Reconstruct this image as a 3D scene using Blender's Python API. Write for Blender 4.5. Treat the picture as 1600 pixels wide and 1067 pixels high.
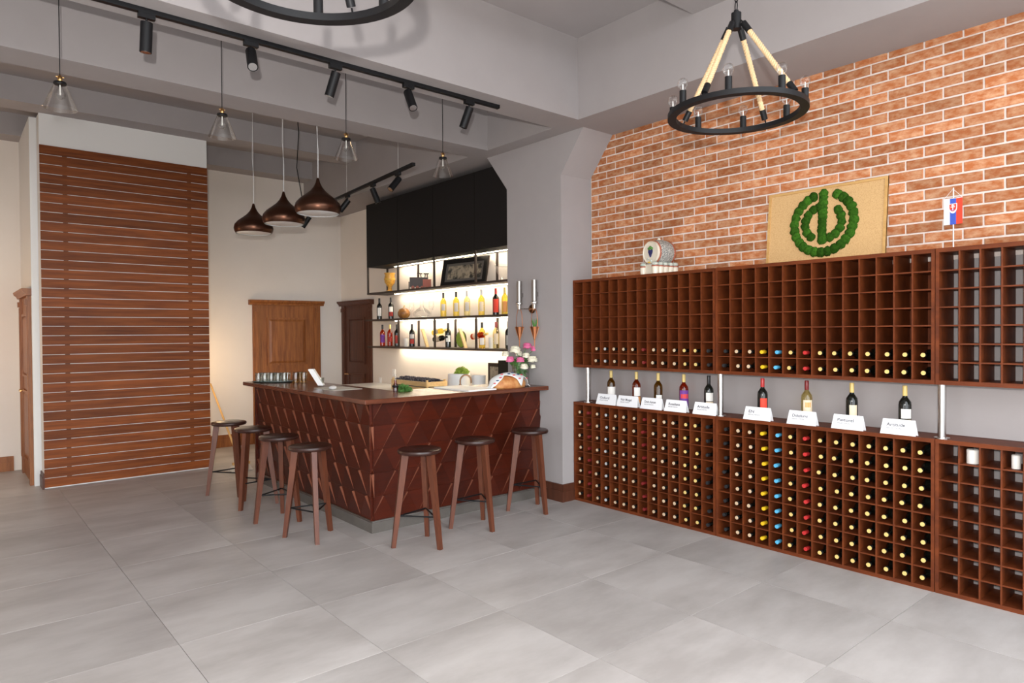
import bpy, math, random
import numpy as np
from mathutils import Vector, Matrix
random.seed(7)
for o in list(bpy.data.objects): bpy.data.objects.remove(o)
S = bpy.context.scene
COL = S.collection
PI = math.pi
R = math.radians
# ------------------------------------------------------------------ camera
FPX, YAW, PITCH, ROLL, CAMZ = 1052.555, R(49.7067), R(-0.7812), R(0.3939), 1.65
fwd = np.array([math.cos(PITCH)*math.cos(YAW), math.cos(PITCH)*math.sin(YAW), math.sin(PITCH)])
_r = np.array([math.sin(YAW), -math.cos(YAW), 0.0]); _d = np.cross(fwd, _r)
cR = math.cos(ROLL)*_r + math.sin(ROLL)*_d
cD = -math.sin(ROLL)*_r + math.cos(ROLL)*_d
cam = bpy.data.cameras.new('camera'); camo = bpy.data.objects.new('camera', cam); COL.objects.link(camo)
cam.sensor_width = 36; cam.lens = FPX/1600*36; cam.clip_start = 0.05; cam.clip_end = 100
m = Matrix.Identity(4)
for i in range(3):
    m[i][0] = cR[i]; m[i][1] = -cD[i]; m[i][2] = -fwd[i]
m[2][3] = CAMZ
camo.matrix_world = m
S.camera = camo
_C = np.array([0, 0, CAMZ])
def ray(x, y): return cR*((x-800)/FPX) + cD*((y-533.5)/FPX) + fwd
def onx(x, y, X): d = ray(x, y); return _C + d*(X/d[0])
def ony(x, y, Y): d = ray(x, y); return _C + d*(Y/d[1])
def onz(x, y, z): d = ray(x, y); return _C + d*((z-CAMZ)/d[2])
# ------------------------------------------------------------------ world, lights, exposure
w = bpy.data.worlds.new('world'); S.world = w; w.use_nodes = True
w.node_tree.nodes['Background'].inputs[0].default_value = (0.90, 0.95, 1.0, 1)
w.node_tree.nodes['Background'].inputs[1].default_value = 3.0
def lamp(name, kind, loc, energy, color=(1, 1, 1), size=0.1, rot=None, size_y=None):
    l = bpy.data.lights.new(name, kind); l.energy = energy; l.color = color
    if kind == 'AREA':
        l.size = size
        if size_y: l.shape = 'RECTANGLE'; l.size_y = size_y
    else: l.shadow_soft_size = size
    o = bpy.data.objects.new(name, l); COL.objects.link(o); o.location = loc
    if rot: o.rotation_euler = rot
    return o
lamp('camera_flash', 'POINT', (-0.125, -0.098, 1.859), 300, (1, 0.97, 0.94), 0.025)
lamp('warm_hall_lamp', 'POINT', (-0.5, 9.4, 1.7), 14, (1, 0.62, 0.30), 0.12)
lamp('warm_passage_lamp', 'POINT', (2.69, 9.55, 1.3), 8, (1, 0.68, 0.38), 0.10)
S.view_settings.view_transform = 'Standard'; S.view_settings.look = 'None'
S.view_settings.gamma = 1; S.view_settings.use_curve_mapping = False
S.view_settings.exposure = 0.82

# ------------------------------------------------------------------ helpers
class MB:
    def __init__(s): s.v = []; s.f = []; s.m = []
    def add(s, vs, fs, m=0):
        b = len(s.v); s.v += [tuple(map(float, p)) for p in vs]
        for f in fs: s.f.append(tuple(b+i for i in f)); s.m.append(m)
        return s
    def box(s, x0, x1, y0, y1, z0, z1, m=0):
        return s.add([(x0,y0,z0),(x1,y0,z0),(x1,y1,z0),(x0,y1,z0),(x0,y0,z1),(x1,y0,z1),(x1,y1,z1),(x0,y1,z1)],
              [(0,3,2,1),(4,5,6,7),(0,1,5,4),(1,2,6,5),(2,3,7,6),(3,0,4,7)], m)
    def prism(s, pts, fn0, fn1, m=0):       # polygon pts, mapped by fn0 (back) and fn1 (front)
        n = len(pts); vs = [fn0(p) for p in pts] + [fn1(p) for p in pts]
        fs = [tuple(range(n))[::-1], tuple(range(n, 2*n))] + [(i, (i+1) % n, n+(i+1) % n, n+i) for i in range(n)]
        return s.add(vs, fs, m)
    def cyl(s, p0, p1, r0, r1=None, seg=16, m=0, caps=True):
        r1 = r0 if r1 is None else r1
        p0 = Vector(p0); p1 = Vector(p1); d = (p1-p0).normalized()
        a = d.orthogonal().normalized(); b = d.cross(a)
        vs = []
        for p, r in ((p0, r0), (p1, r1)):
            for i in range(seg):
                t = 2*PI*i/seg; vs.append(p + a*(r*math.cos(t)) + b*(r*math.sin(t)))
        fs = [(i, (i+1) % seg, seg+(i+1) % seg, seg+i) for i in range(seg)]
        if caps: fs += [tuple(range(seg))[::-1], tuple(range(seg, 2*seg))]
        return s.add(vs, fs, m)
    def lathe(s, prof, c=(0,0,0), axis='z', seg=24, m=0, mfn=None):
        n = len(prof); vs = []; ax = {'z':(0,1,2),'x':(2,1,0),'y':(0,2,1)}[axis]
        for i in range(seg):
            t = 2*PI*i/seg
            for r, h in prof:
                q = [r*math.cos(t), r*math.sin(t), h]
                p = [0,0,0]; p[ax[0]] = q[0]; p[ax[1]] = q[1]; p[ax[2]] = q[2]
                vs.append((p[0]+c[0], p[1]+c[1], p[2]+c[2]))
        b = len(s.v); s.v += [tuple(map(float, p)) for p in vs]
        flip = axis in ('x', 'y')
        for i in range(seg):
            for j in range(n-1):
                a0 = i*n+j; a1 = ((i+1) % seg)*n+j
                f = (a0, a1, a1+1, a0+1)
                if prof[j][0] < 1e-6: f = (a0, a1+1, a0+1)
                elif prof[j+1][0] < 1e-6: f = (a0, a1, a0+1)
                if flip: f = f[::-1]
                s.f.append(tuple(b+k for k in f)); s.m.append(mfn(j) if mfn else m)
        return s
    def tube(s, pts, r, seg=8, m=0, closed=False):
        P = [Vector(p) for p in pts]; n = len(P); vs = []; a = None
        for i, p in enumerate(P):
            if closed: d = (P[(i+1) % n]-P[i-1]).normalized()
            else: d = (P[min(i+1, n-1)]-P[max(i-1, 0)]).normalized()
            a = d.orthogonal().normalized() if a is None else (a - d*a.dot(d)).normalized()
            b = d.cross(a); rr = r[i] if isinstance(r, (list, tuple)) else r
            for k in range(seg):
                t = 2*PI*k/seg; vs.append(p + a*(rr*math.cos(t)) + b*(rr*math.sin(t)))
        fs = []
        for i in range(n if closed else n-1):
            j = (i+1) % n
            for k in range(seg):
                fs.append((i*seg+k, i*seg+(k+1) % seg, j*seg+(k+1) % seg, j*seg+k))
        if not closed: fs += [tuple(range(seg))[::-1], tuple(range((n-1)*seg, n*seg))]
        return s.add(vs, fs, m)
    def sphere(s, c, r, seg=12, rings=8, m=0, sc=(1,1,1)):
        prof = [(r*math.sin(PI*i/rings), -r*math.cos(PI*i/rings)) for i in range(rings+1)]
        prof[0] = (0, -r); prof[-1] = (0, r)
        t = MB().lathe(prof, seg=seg)
        return s.add([(c[0]+x*sc[0], c[1]+y*sc[1], c[2]+z*sc[2]) for x, y, z in t.v], t.f, m)
    def mesh(s, name, mats, smooth=None):
        me = bpy.data.meshes.new(name); me.from_pydata(s.v, [], s.f)
        for q in (mats if isinstance(mats, (list, tuple)) else [mats]): me.materials.append(MAT[q] if isinstance(q, str) else q)
        for p, k in zip(me.polygons, s.m): p.material_index = k
        if smooth:
            for p in me.polygons: p.use_smooth = True
            me.set_sharp_from_angle(angle=R(smooth))
        me.update(); return me
    def build(s, name, mats, parent=None, smooth=None, loc=None, rot=None):
        return link(name, s.mesh(name, mats, smooth), parent, loc, rot)
def link(name, me, parent=None, loc=None, rot=None):
    o = bpy.data.objects.new(name, me); COL.objects.link(o)
    if parent: o.parent = parent
    if loc is not None: o.location = tuple(map(float, loc))
    if rot is not None: o.rotation_euler = rot
    return o
def tag(o, label=None, cat=None, group=None, kind=None):
    if label: o['label'] = label
    if cat: o['category'] = cat
    if group: o['group'] = group
    if kind: o['kind'] = kind
    return o
def empty(name, loc=(0,0,0), rz=0, label=None, cat=None, group=None):
    o = bpy.data.objects.new(name, None); COL.objects.link(o); o.location = tuple(map(float, loc)); o.rotation_euler = (0,0,rz)
    o.empty_display_size = 0.05
    return tag(o, label, cat, group)
def struct(o): o['kind'] = 'structure'; return o
def copy_tree(o, parent=None):
    c = o.copy(); COL.objects.link(c); c.parent = parent
    for ch in list(o.children): copy_tree(ch, c)
    return c
ORD = ['first','second','third','fourth','fifth','sixth','seventh','eighth','ninth','tenth','eleventh','twelfth','thirteenth','fourteenth']

# ------------------------------------------------------------------ materials
MAT = {}
def mat(name, col, rough=0.5, metal=0.0, spec=0.5, noise=None, bump=None, coat=0, emit=None, rnd=0.0, trans=0, ior=1.45, sheen=0):
    mt = bpy.data.materials.new(name); mt.use_nodes = True; N = mt.node_tree.nodes; L = mt.node_tree.links
    b = N['Principled BSDF']; c = (*col, 1)
    b.inputs['Base Color'].default_value = c; b.inputs['Roughness'].default_value = rough; b.inputs['Metallic'].default_value = metal
    b.inputs['Specular IOR Level'].default_value = spec; b.inputs['Coat Weight'].default_value = coat
    b.inputs['Transmission Weight'].default_value = trans; b.inputs['IOR'].default_value = ior
    if emit: b.inputs['Emission Color'].default_value = (*emit[0], 1); b.inputs['Emission Strength'].default_value = emit[1]
    tc = N.new('ShaderNodeTexCoord'); vec = tc.outputs['Object']
    if noise:          # (scale vec or float, second colour, contrast lo, hi)
        sc, c2, lo, hi = noise
        mp = N.new('ShaderNodeMapping'); mp.inputs['Scale'].default_value = sc if isinstance(sc, tuple) else (sc,)*3
        L.new(vec, mp.inputs['Vector'])
        if rnd:
            oi = N.new('ShaderNodeObjectInfo'); mu = N.new('ShaderNodeMath'); mu.operation = 'MULTIPLY'; mu.inputs[1].default_value = 37.0
            L.new(oi.outputs['Random'], mu.inputs[0]); cb = N.new('ShaderNodeCombineXYZ')
            for k in range(3): L.new(mu.outputs[0], cb.inputs[k])
            L.new(cb.outputs[0], mp.inputs['Location'])
        nz = N.new('ShaderNodeTexNoise'); nz.inputs['Scale'].default_value = 1; nz.inputs['Detail'].default_value = 6; nz.inputs['Roughness'].default_value = 0.62
        L.new(mp.outputs[0], nz.inputs['Vector'])
        mr = N.new('ShaderNodeMapRange'); mr.inputs[1].default_value = lo; mr.inputs[2].default_value = hi
        L.new(nz.outputs['Fac'], mr.inputs[0])
        mx = N.new('ShaderNodeMix'); mx.data_type = 'RGBA'; mx.inputs['A'].default_value = c; mx.inputs['B'].default_value = (*c2, 1)
        L.new(mr.outputs[0], mx.inputs['Factor']); out = mx.outputs['Result']
        if rnd:
            hs = N.new('ShaderNodeHueSaturation'); m2 = N.new('ShaderNodeMapRange')
            m2.inputs[3].default_value = 1-rnd; m2.inputs[4].default_value = 1+rnd
            L.new(oi.outputs['Random'], m2.inputs[0]); L.new(m2.outputs[0], hs.inputs['Value']); L.new(out, hs.inputs['Color']); out = hs.outputs['Color']
        L.new(out, b.inputs['Base Color'])
        if bump:
            bp = N.new('ShaderNodeBump'); bp.inputs['Strength'].default_value = bump; bp.inputs['Distance'].default_value = 0.004
            L.new(nz.outputs['Fac'], bp.inputs['Height']); L.new(bp.outputs[0], b.inputs['Normal'])
    MAT[name] = mt; return mt
def glass(name, tint, refl=0.08, rough=0.02):
    mt = bpy.data.materials.new(name); mt.use_nodes = True; N = mt.node_tree.nodes; L = mt.node_tree.links
    N.remove(N['Principled BSDF']); o = N['Material Output']
    t = N.new('ShaderNodeBsdfTransparent'); t.inputs[0].default_value = (*tint, 1)
    g = N.new('ShaderNodeBsdfGlossy'); g.inputs['Roughness'].default_value = rough
    fr = N.new('ShaderNodeFresnel'); fr.inputs[0].default_value = 1.45
    ad = N.new('ShaderNodeMath'); ad.operation = 'ADD'; ad.inputs[1].default_value = refl; ad.use_clamp = True
    sf = N.new('ShaderNodeMath'); sf.operation = 'MULTIPLY'; sf.inputs[1].default_value = 0.35; L.new(fr.outputs[0], sf.inputs[0])
    L.new(sf.outputs[0], ad.inputs[0]); mx = N.new('ShaderNodeMixShader')
    L.new(ad.outputs[0], mx.inputs[0]); L.new(t.outputs[0], mx.inputs[1]); L.new(g.outputs[0], mx.inputs[2]); L.new(mx.outputs[0], o.inputs[0])
    MAT[name] = mt; return mt
mat('taupe', (0.345, 0.318, 0.315), 0.85, spec=0.2, noise=(2.5, (0.365, 0.337, 0.334), 0.3, 0.7))
mat('cream', (0.72, 0.66, 0.60), 0.85, spec=0.2, noise=(1.5, (0.75, 0.69, 0.63), 0.3, 0.7))
mat('white_paint', (0.74, 0.73, 0.71), 0.8, spec=0.2)
mat('mortar', (0.74, 0.66, 0.61), 0.95, spec=0.1, noise=(60, (0.66, 0.58, 0.53), 0.3, 0.7), bump=0.4)
mat('tile', (0.36, 0.335, 0.32), 0.42, spec=0.4, noise=((1.3, 3.0, 3.0), (0.48, 0.455, 0.44), 0.36, 0.66), rnd=0.05)
mat('asphalt', (0.10, 0.10, 0.10), 0.9, spec=0.2)
mat('grout', (0.62, 0.60, 0.58), 0.9)
mat('rack_wood', (0.165, 0.038, 0.010), 0.5, spec=0.22, noise=((9, 3, 9), (0.075, 0.017, 0.006), 0.35, 0.7))
mat('panel_wood', (0.24, 0.066, 0.015), 0.5, spec=0.2, noise=((2.0, 30, 30), (0.125, 0.032, 0.009), 0.35, 0.68), rnd=0.22)
mat('bar_wood', (0.068, 0.0095, 0.003), 0.28, spec=0.5, noise=((6, 6, 45), (0.045, 0.007, 0.003), 0.35, 0.7), rnd=0.25)
mat('bar_top_wood', (0.15, 0.045, 0.022), 0.22, spec=0.5, noise=((5, 5, 40), (0.085, 0.025, 0.013), 0.35, 0.7))
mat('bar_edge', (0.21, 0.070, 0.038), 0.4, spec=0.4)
mat('stool_wood', (0.135, 0.042, 0.020), 0.36, spec=0.5, noise=((40, 40, 5), (0.085, 0.026, 0.014), 0.35, 0.7))
mat('seat_wood', (0.035, 0.012, 0.008), 0.30, spec=0.5, noise=((5, 40, 40), (0.03, 0.011, 0.008), 0.35, 0.7))
mat('door_wood', (0.33, 0.120, 0.034), 0.42, spec=0.4, noise=((28, 28, 2.5), (0.175, 0.055, 0.017), 0.35, 0.7))
mat('door_wood_dark', (0.10, 0.033, 0.017), 0.42, spec=0.4, noise=((28, 28, 2.5), (0.06, 0.019, 0.010), 0.35, 0.7))
mat('plinth_stone', (0.095, 0.085, 0.075), 0.5, noise=(6, (0.13, 0.117, 0.105), 0.3, 0.7))
mat('black_metal', (0.007, 0.007, 0.008), 0.45, spec=0.3)
mat('black_cabinet', (0.010, 0.009, 0.009), 0.6, spec=0.25)
mat('shelf_metal', (0.035, 0.022, 0.017), 0.45, spec=0.5)
mat('steel', (0.62, 0.60, 0.58), 0.22, metal=1.0)
mat('brushed_steel', (0.36, 0.34, 0.32), 0.42, metal=1.0)
mat('brass', (0.75, 0.45, 0.18), 0.28, metal=1.0)
mat('copper', (0.75, 0.30, 0.14), 0.30, metal=1.0)
mat('bronze', (0.10, 0.045, 0.028), 0.30, metal=0.9)
mat('bronze_tap', (0.25, 0.13, 0.07), 0.25, metal=1.0)
mat('white_enamel', (0.80, 0.82, 0.82), 0.35)
mat('rope', (0.66, 0.47, 0.27), 0.9, spec=0.1)
mat('white_card', (0.84, 0.85, 0.87), 0.7, spec=0.2)
mat('ink', (0.10, 0.10, 0.12), 0.7)
mat('ink_grey', (0.36, 0.36, 0.38), 0.7)
mat('cork', (0.62, 0.40, 0.19), 0.9, spec=0.1, noise=(140, (0.46, 0.27, 0.11), 0.45, 0.75), bump=0.2)
mat('pine', (0.60, 0.36, 0.13), 0.5, noise=((4, 4, 30), (0.50, 0.28, 0.09), 0.35, 0.7))
mat('pale_pine', (0.72, 0.52, 0.26), 0.6, noise=((30, 5, 30), (0.60, 0.40, 0.18), 0.35, 0.7))
mat('moss', (0.045, 0.13, 0.012), 0.95, spec=0.05, noise=(70, (0.015, 0.055, 0.006), 0.3, 0.7), bump=1.0, rnd=0.35)
mat('wine_dark', (0.008, 0.009, 0.007), 0.10, spec=0.6)
mat('wire_white', (0.7, 0.7, 0.7), 0.5)
mat('led', (1, 0.9, 0.75), 0.5, emit=((1.0, 0.84, 0.62), 42))
mat('lens', (0.8, 0.8, 0.8), 0.1, metal=1.0)
mat('leaf', (0.05, 0.16, 0.03), 0.6, noise=(30, (0.10, 0.26, 0.05), 0.3, 0.7))
mat('leaf_light', (0.38, 0.48, 0.06), 0.6, noise=(30, (0.22, 0.36, 0.04), 0.3, 0.7))
mat('grape', (0.012, 0.012, 0.03), 0.35)
mat('white_petal', (0.82, 0.78, 0.62), 0.7)
mat('pink_petal', (0.72, 0.16, 0.33), 0.7)
mat('bread', (0.48, 0.17, 0.05), 0.55, noise=(14, (0.66, 0.34, 0.13), 0.4, 0.65), bump=0.5)
mat('cloth', (0.80, 0.82, 0.81), 0.9, spec=0.1)
mat('embroidery_red', (0.65, 0.10, 0.13), 0.9, spec=0.1)
mat('embroidery_blue', (0.05, 0.10, 0.20), 0.9, spec=0.1)
mat('ceramic', (0.74, 0.68, 0.56), 0.25, spec=0.6)
mat('ceramic_line', (0.38, 0.10, 0.05), 0.3)
mat('ceramic_green', (0.36, 0.44, 0.38), 0.3, noise=(60, (0.62, 0.62, 0.55), 0.4, 0.6))
mat('ceramic_speckle', (0.12, 0.13, 0.13), 0.35, noise=(160, (0.62, 0.60, 0.54), 0.47, 0.56))
mat('ceramic_yellow', (0.70, 0.38, 0.06), 0.3, noise=(40, (0.45, 0.20, 0.03), 0.4, 0.7))
mat('grape_blue', (0.02, 0.02, 0.10), 0.3)
mat('gold_paint', (0.62, 0.38, 0.05), 0.35)
mat('flag_white', (0.82, 0.82, 0.82), 0.8); mat('flag_blue', (0.05, 0.10, 0.50), 0.8); mat('flag_red', (0.78, 0.06, 0.03), 0.8)
mat('candle', (0.80, 0.78, 0.73), 0.6)
mat('gourd', (0.22, 0.09, 0.03), 0.3, noise=(9, (0.55, 0.26, 0.06), 0.4, 0.65))
mat('dark_carving', (0.03, 0.016, 0.012), 0.5); mat('red_carving', (0.22, 0.045, 0.02), 0.5)
mat('picture', (0.34, 0.28, 0.20), 0.4, noise=(9, (0.03, 0.03, 0.025), 0.48, 0.6))
mat('white_plastic', (0.82, 0.81, 0.79), 0.4)
mat('paper', (0.80, 0.80, 0.80), 0.7)
mat('placemat', (0.55, 0.52, 0.47), 0.6)
mat('broom_wood', (0.62, 0.38, 0.14), 0.5)
mat('bristle', (0.66, 0.60, 0.52), 0.9)
mat('tray', (0.025, 0.04, 0.035), 0.3)
mat('slot_shade', (0.03, 0.03, 0.03), 0.6)  # near-black that paints the shade inside the stool seat slots
glass('clear_glass', (0.985, 0.99, 0.99), 0.03)
glass('pendant_glass', (0.975, 0.965, 0.95), 0.035)
glass('water_glass', (0.86, 0.88, 0.86), 0.10)
glass('yellow_glass', (0.80, 0.66, 0.25), 0.10)
glass('white_wine', (0.97, 0.84, 0.28), 0.04)
glass('pale_wine', (0.93, 0.86, 0.55), 0.05)
glass('rose_wine', (0.80, 0.20, 0.05), 0.05)
glass('orange_wine', (0.70, 0.22, 0.02), 0.05)
glass('amber_wine', (0.55, 0.36, 0.04), 0.05)
for nm, c in dict(cap_tan=(0.62, 0.46, 0.30), cap_gold=(0.70, 0.52, 0.18), cap_yellow=(0.80, 0.50, 0.02), cap_blue=(0.10, 0.42, 0.66), cap_red=(0.50, 0.03, 0.03),
                  cap_dark=(0.02, 0.02, 0.022), cap_deepred=(0.20, 0.02, 0.02), cap_silver=(0.5, 0.5, 0.5), cap_purple=(0.05, 0.02, 0.10)).items(): mat(nm, c, 0.32, spec=0.5)
for nm, c in dict(label_white=(0.78, 0.76, 0.72), label_red=(0.75, 0.07, 0.04), label_cream=(0.74, 0.62, 0.45), label_orange=(0.80, 0.36, 0.12), label_purple=(0.16, 0.05, 0.28),
                  label_grey=(0.5, 0.48, 0.46), label_darkred=(0.35, 0.04, 0.03)).items(): mat(nm, c, 0.6, spec=0.3)
# brick: every brick its own shade
bm_ = mat('brick', (0.40, 0.132, 0.048), 0.9, spec=0.15, noise=((16, 16, 30), (0.58, 0.34, 0.20), 0.40, 0.74), bump=0.8, rnd=0.26)

# ------------------------------------------------------------------ room shell
ZB, ZC, XB, YB = 3.555, 4.28, 5.012, 10.23     # beam underside, ceiling, right wall, back wall
TP, TX0, TY0 = 0.785, 0.945, 2.30
floor = struct(MB().box(-4.7, 5.3, -3.2, 10.5, -0.12, -0.012).build('floor', 'grout'))
tm = MB().box(0.0015, TP-0.0015, 0.0015, TP-0.0015, -0.0115, 0.0).mesh('tile', 'tile')
for i in range(-4, 6):
    for j in range(-3, 11):
        x0 = TX0+i*TP; y0 = TY0+j*TP
        if x0 > 4.9 or y0 > 10.2: continue
        if x0 + y0 < -1.0: continue
        link('tile', tm, floor, (x0, y0, 0))
wr = struct(MB().box(XB, 5.3, -3.2, 5.2, -0.0, ZC).build('wall_right', 'taupe'))
struct(MB().box(XB, 5.3, 5.2, YB+0.2, 0.0, ZC).build('wall_bar', 'cream'))
struct(MB().box(-4.6, XB, YB, YB+0.2, 0.0, ZC).build('wall_back', 'cream'))
# side of the hall that is out of view: left wall with a tall window opening, glazed shop front behind the camera stays open
struct(MB().box(-4.7, -4.5, -3.2, 0.4, 0, ZC).box(-4.7, -4.5, 3.6, YB+0.2, 0, ZC).box(-4.7, -4.5, 0.4, 3.6, 0, 0.7).box(-4.7, -4.5, 0.4, 3.6, 3.3, ZC).build('wall_left', 'cream'))
struct(MB().box(-40, 40, -60, 40, -0.5, -0.14).build('ground', 'asphalt'))
# brick facing
mb = MB().box(5.000, XB, -0.4, 4.655, 2.10, ZB); mb.build('mortar_bed', 'mortar', wr)
RP, BL = 0.0714, 0.2235
bricks = {}
def brick_mesh(L, k):
    key = (round(L, 3), k)
    if key not in bricks:
        rr = random.Random(k*31+int(L*1000)); j = lambda a: rr.uniform(-a, a)
        hy, hz = L/2-0.0062, RP/2-0.0062; vs = []
        for x, s in ((0.0, 1.0), (-0.0045, 1.0), (-0.0065, 0.93)):
            for sy, sz in ((-1,-1),(1,-1),(1,1),(-1,1)): vs.append((x+(j(0.0010) if x < -0.006 else 0), sy*(hy*(1 if s == 1 else 1-0.005/hy))+j(0.0018), sz*(hz*(1 if s == 1 else 1-0.005/hz))+j(0.0018)))
        fs = [(a+i, a+(i+1) % 4, a+4+(i+1) % 4, a+4+i) for a in (0, 4) for i in range(4)] + [(8,9,10,11)]
        b = MB().add(vs, [f[::-1] for f in fs]); bricks[key] = b.mesh('brick', 'brick')
    return bricks[key]
nb = 0
for r in range(20):
    z = 2.150+RP/2+r*RP
    if z-RP/2 > ZB-0.01: break
    y = 1.269 - 4*BL + (BL/2 if r % 2 else 0) + 0.045
    while y < 4.655:
        a, b = max(y, 0.62), min(y+BL, 4.650)
        if b-a > 0.03:
            link('brick', brick_mesh(b-a, random.randrange(4)), wr, (5.000, (a+b)/2, z)); nb += 1
        y += BL
# pier with haunches
PX, PY0, PY1 = 4.585, 4.662, 5.475
prof = [(PY0, 0), (PY0, 3.17), (PY0-0.30, ZB), (PY1+0.33, ZB), (PY1, 3.16), (PY1, 0)]
struct(MB().prism(prof, lambda p: (XB+0.02, p[0], p[1]), lambda p: (PX, p[0], p[1])).build('wall_pier', 'taupe'))
# partition box that carries the slatted cladding
bx0, bx1, by = 0.828, 2.526, 8.767
struct(MB().prism([(bx0, by), (bx1, by), (bx1, YB), (0.762, YB), (0.762, 9.0), (bx0, 9.0)], lambda p: (p[0], p[1], 0.0), lambda p: (p[0], p[1], 4.03)).build('wall_partition', 'white_paint'))
# ceiling with beams
ce = struct(MB().box(-4.7, 5.3, -0.6, 10.5, ZC, ZC+0.15).build('ceiling', 'taupe'))
XF = 4.392
for (x0, x1, y0, y1, z0) in ((XF, 5.3, -0.6, YB, ZB), (-4.6, XF, 4.241, 4.566, ZB), (-4.6, XF, 5.555, 5.885, ZB), (-4.6, XF, 8.47, 8.79, 4.03),
                             (-4.6, XF, 9.90, YB, 4.02), (-4.6, XF, 2.70, 3.03, 4.056)):
    MB().box(x0, x1, y0, y1, z0, ZC+0.01).build('beam', 'taupe', ce)
# skirting boards
def skirting(name, segs, h=0.17):
    o = None; mb = MB()
    for (x0, x1, y0, y1) in segs:
        mb.box(x0, x1, y0, y1, 0, h*0.62); dx = 0.008 if abs(x1-x0) < 0.06 else 0; dy = 0.008 if abs(y1-y0) < 0.06 else 0
        mb.box(x0+dx*(1 if x0 < PX else 0), x1, y0+dy, y1, h*0.62, h)
    return struct(mb.build(name, 'door_wood_dark'))
skirting('baseboard_pier', [(PX-0.024, PX, PY0-0.024, 4.955), (PX, 4.73, PY0-0.024, PY0)])
struct(MB().box(-4, 0.66, YB-0.022, YB, 0, 0.11).box(-4, 0.66, YB-0.016, YB, 0.11, 0.18).build('baseboard_back', 'door_wood'))
struct(MB().box(2.53, 3.56, YB-0.022, YB, 0, 0.11).box(2.53, 3.56, YB-0.016, YB, 0.11, 0.18).build('baseboard_passage', 'door_wood'))
struct(MB().box(bx0-0.020, bx0, by-0.03, 9.0, 0, 0.125).box(bx0-0.013, bx0, by-0.03, 9.0, 0.125, 0.165).build('baseboard_partition', 'door_wood_dark'))

# ------------------------------------------------------------------ doors
def door(name, frame, w, mt, dark=False):
    """local: x along the width, -y towards the room, z up"""
    root = bpy.data.objects.new(name, None); COL.objects.link(root); root.empty_display_size = 0.05
    root.matrix_world = frame; root['kind'] = 'structure'
    cw = 0.10
    for s in (0, 1):
        x0 = 0 if s == 0 else w-cw
        MB().box(x0, x0+cw, -0.035, 0, 0, 2.09).box(x0+0.02, x0+cw-0.02, -0.042, -0.035, 0.2, 1.98).box(x0+0.015, x0+cw-0.015, -0.055, -0.03, 1.99, 2.05).build('door_casing', mt, root)
    pr = [(0, 0), (-0.05, 0), (-0.055, 0.02), (-0.085, 0.05), (-0.09, 0.075), (0, 0.075)]
    c = MB().prism(pr, lambda p: (-0.055-p[0]*-0.0, p[0], 2.09+p[1]), lambda p: (w+0.055, p[0], 2.09+p[1])); c.build('cornice', mt, root)
    slab = MB().box(cw, w-cw, -0.012, 0.0, 0.0, 2.09).build('door_leaf', mt, root)
    for (z0, z1) in ((1.17, 1.90), (0.20, 1.02)):
        x0, x1 = cw+0.115, w-cw-0.115; fr = MB()
        for a, b, c0, d in ((x0, x1, z1-0.03, z1), (x0, x1, z0, z0+0.03)): fr.box(a, b, -0.030, -0.012, c0, d)
        for a, b in ((x0, x0+0.03), (x1-0.03, x1)): fr.box(a, b, -0.030, -0.012, z0+0.03, z1-0.03)
        fr.build('panel_moulding', mt, slab)
        MB().prism([(x0+0.03, z0+0.03), (x1-0.03, z0+0.03), (x1-0.03, z1-0.03), (x0+0.03, z1-0.03)], lambda p: (p[0], -0.012, p[1]),
                   lambda p: ((p[0]-(x0+x1)/2)*0.86+(x0+x1)/2, -0.024, (p[1]-(z0+z1)/2)*0.9+(z0+z1)/2)).build('raised_panel', mt, slab)
    MB().cyl((cw+0.05, -0.012, 1.0), (cw+0.05, -0.06, 1.0), 0.012).cyl((cw+0.05, -0.055, 1.0), (cw+0.16, -0.055, 1.0), 0.009).build('door_handle', 'brass', root, 40)
    return root
door('door_1', Matrix.Translation((3.566, YB, 0)), 1.064, 'door_wood')
door('door_2', Matrix.Translation((XB, 10.16, 0)) @ Matrix.Rotation(-PI/2, 4, 'Z'), 0.97, 'door_wood_dark')
door('door_3', Matrix.Translation((0.762, 10.06, 0)) @ Matrix.Rotation(-PI/2, 4, 'Z'), 1.0, 'door_wood')

# ------------------------------------------------------------------ slatted cladding
cl = empty('wood_cladding', (bx0, 8.75, 0), label='tall wall cladding of thirty six horizontal brown wooden boards with thin pale gaps', cat='wall cladding')
NBD, z0b, z1b = 36, 0.014, 3.698
pb = (z1b-z0b)/NBD
bme = MB().box(0, bx1-bx0, 0, 0.010, 0.0, pb-0.0078).mesh('board', 'panel_wood')
for i in range(NBD): link('board', bme, cl, (0, 0, z0b+i*pb))
for xx in (1.055, 2.318): MB().box(xx-bx0-0.022, xx-bx0+0.022, 0.0105, 0.0165, z0b, z1b-0.01).build('batten', 'door_wood_dark', cl)

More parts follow.
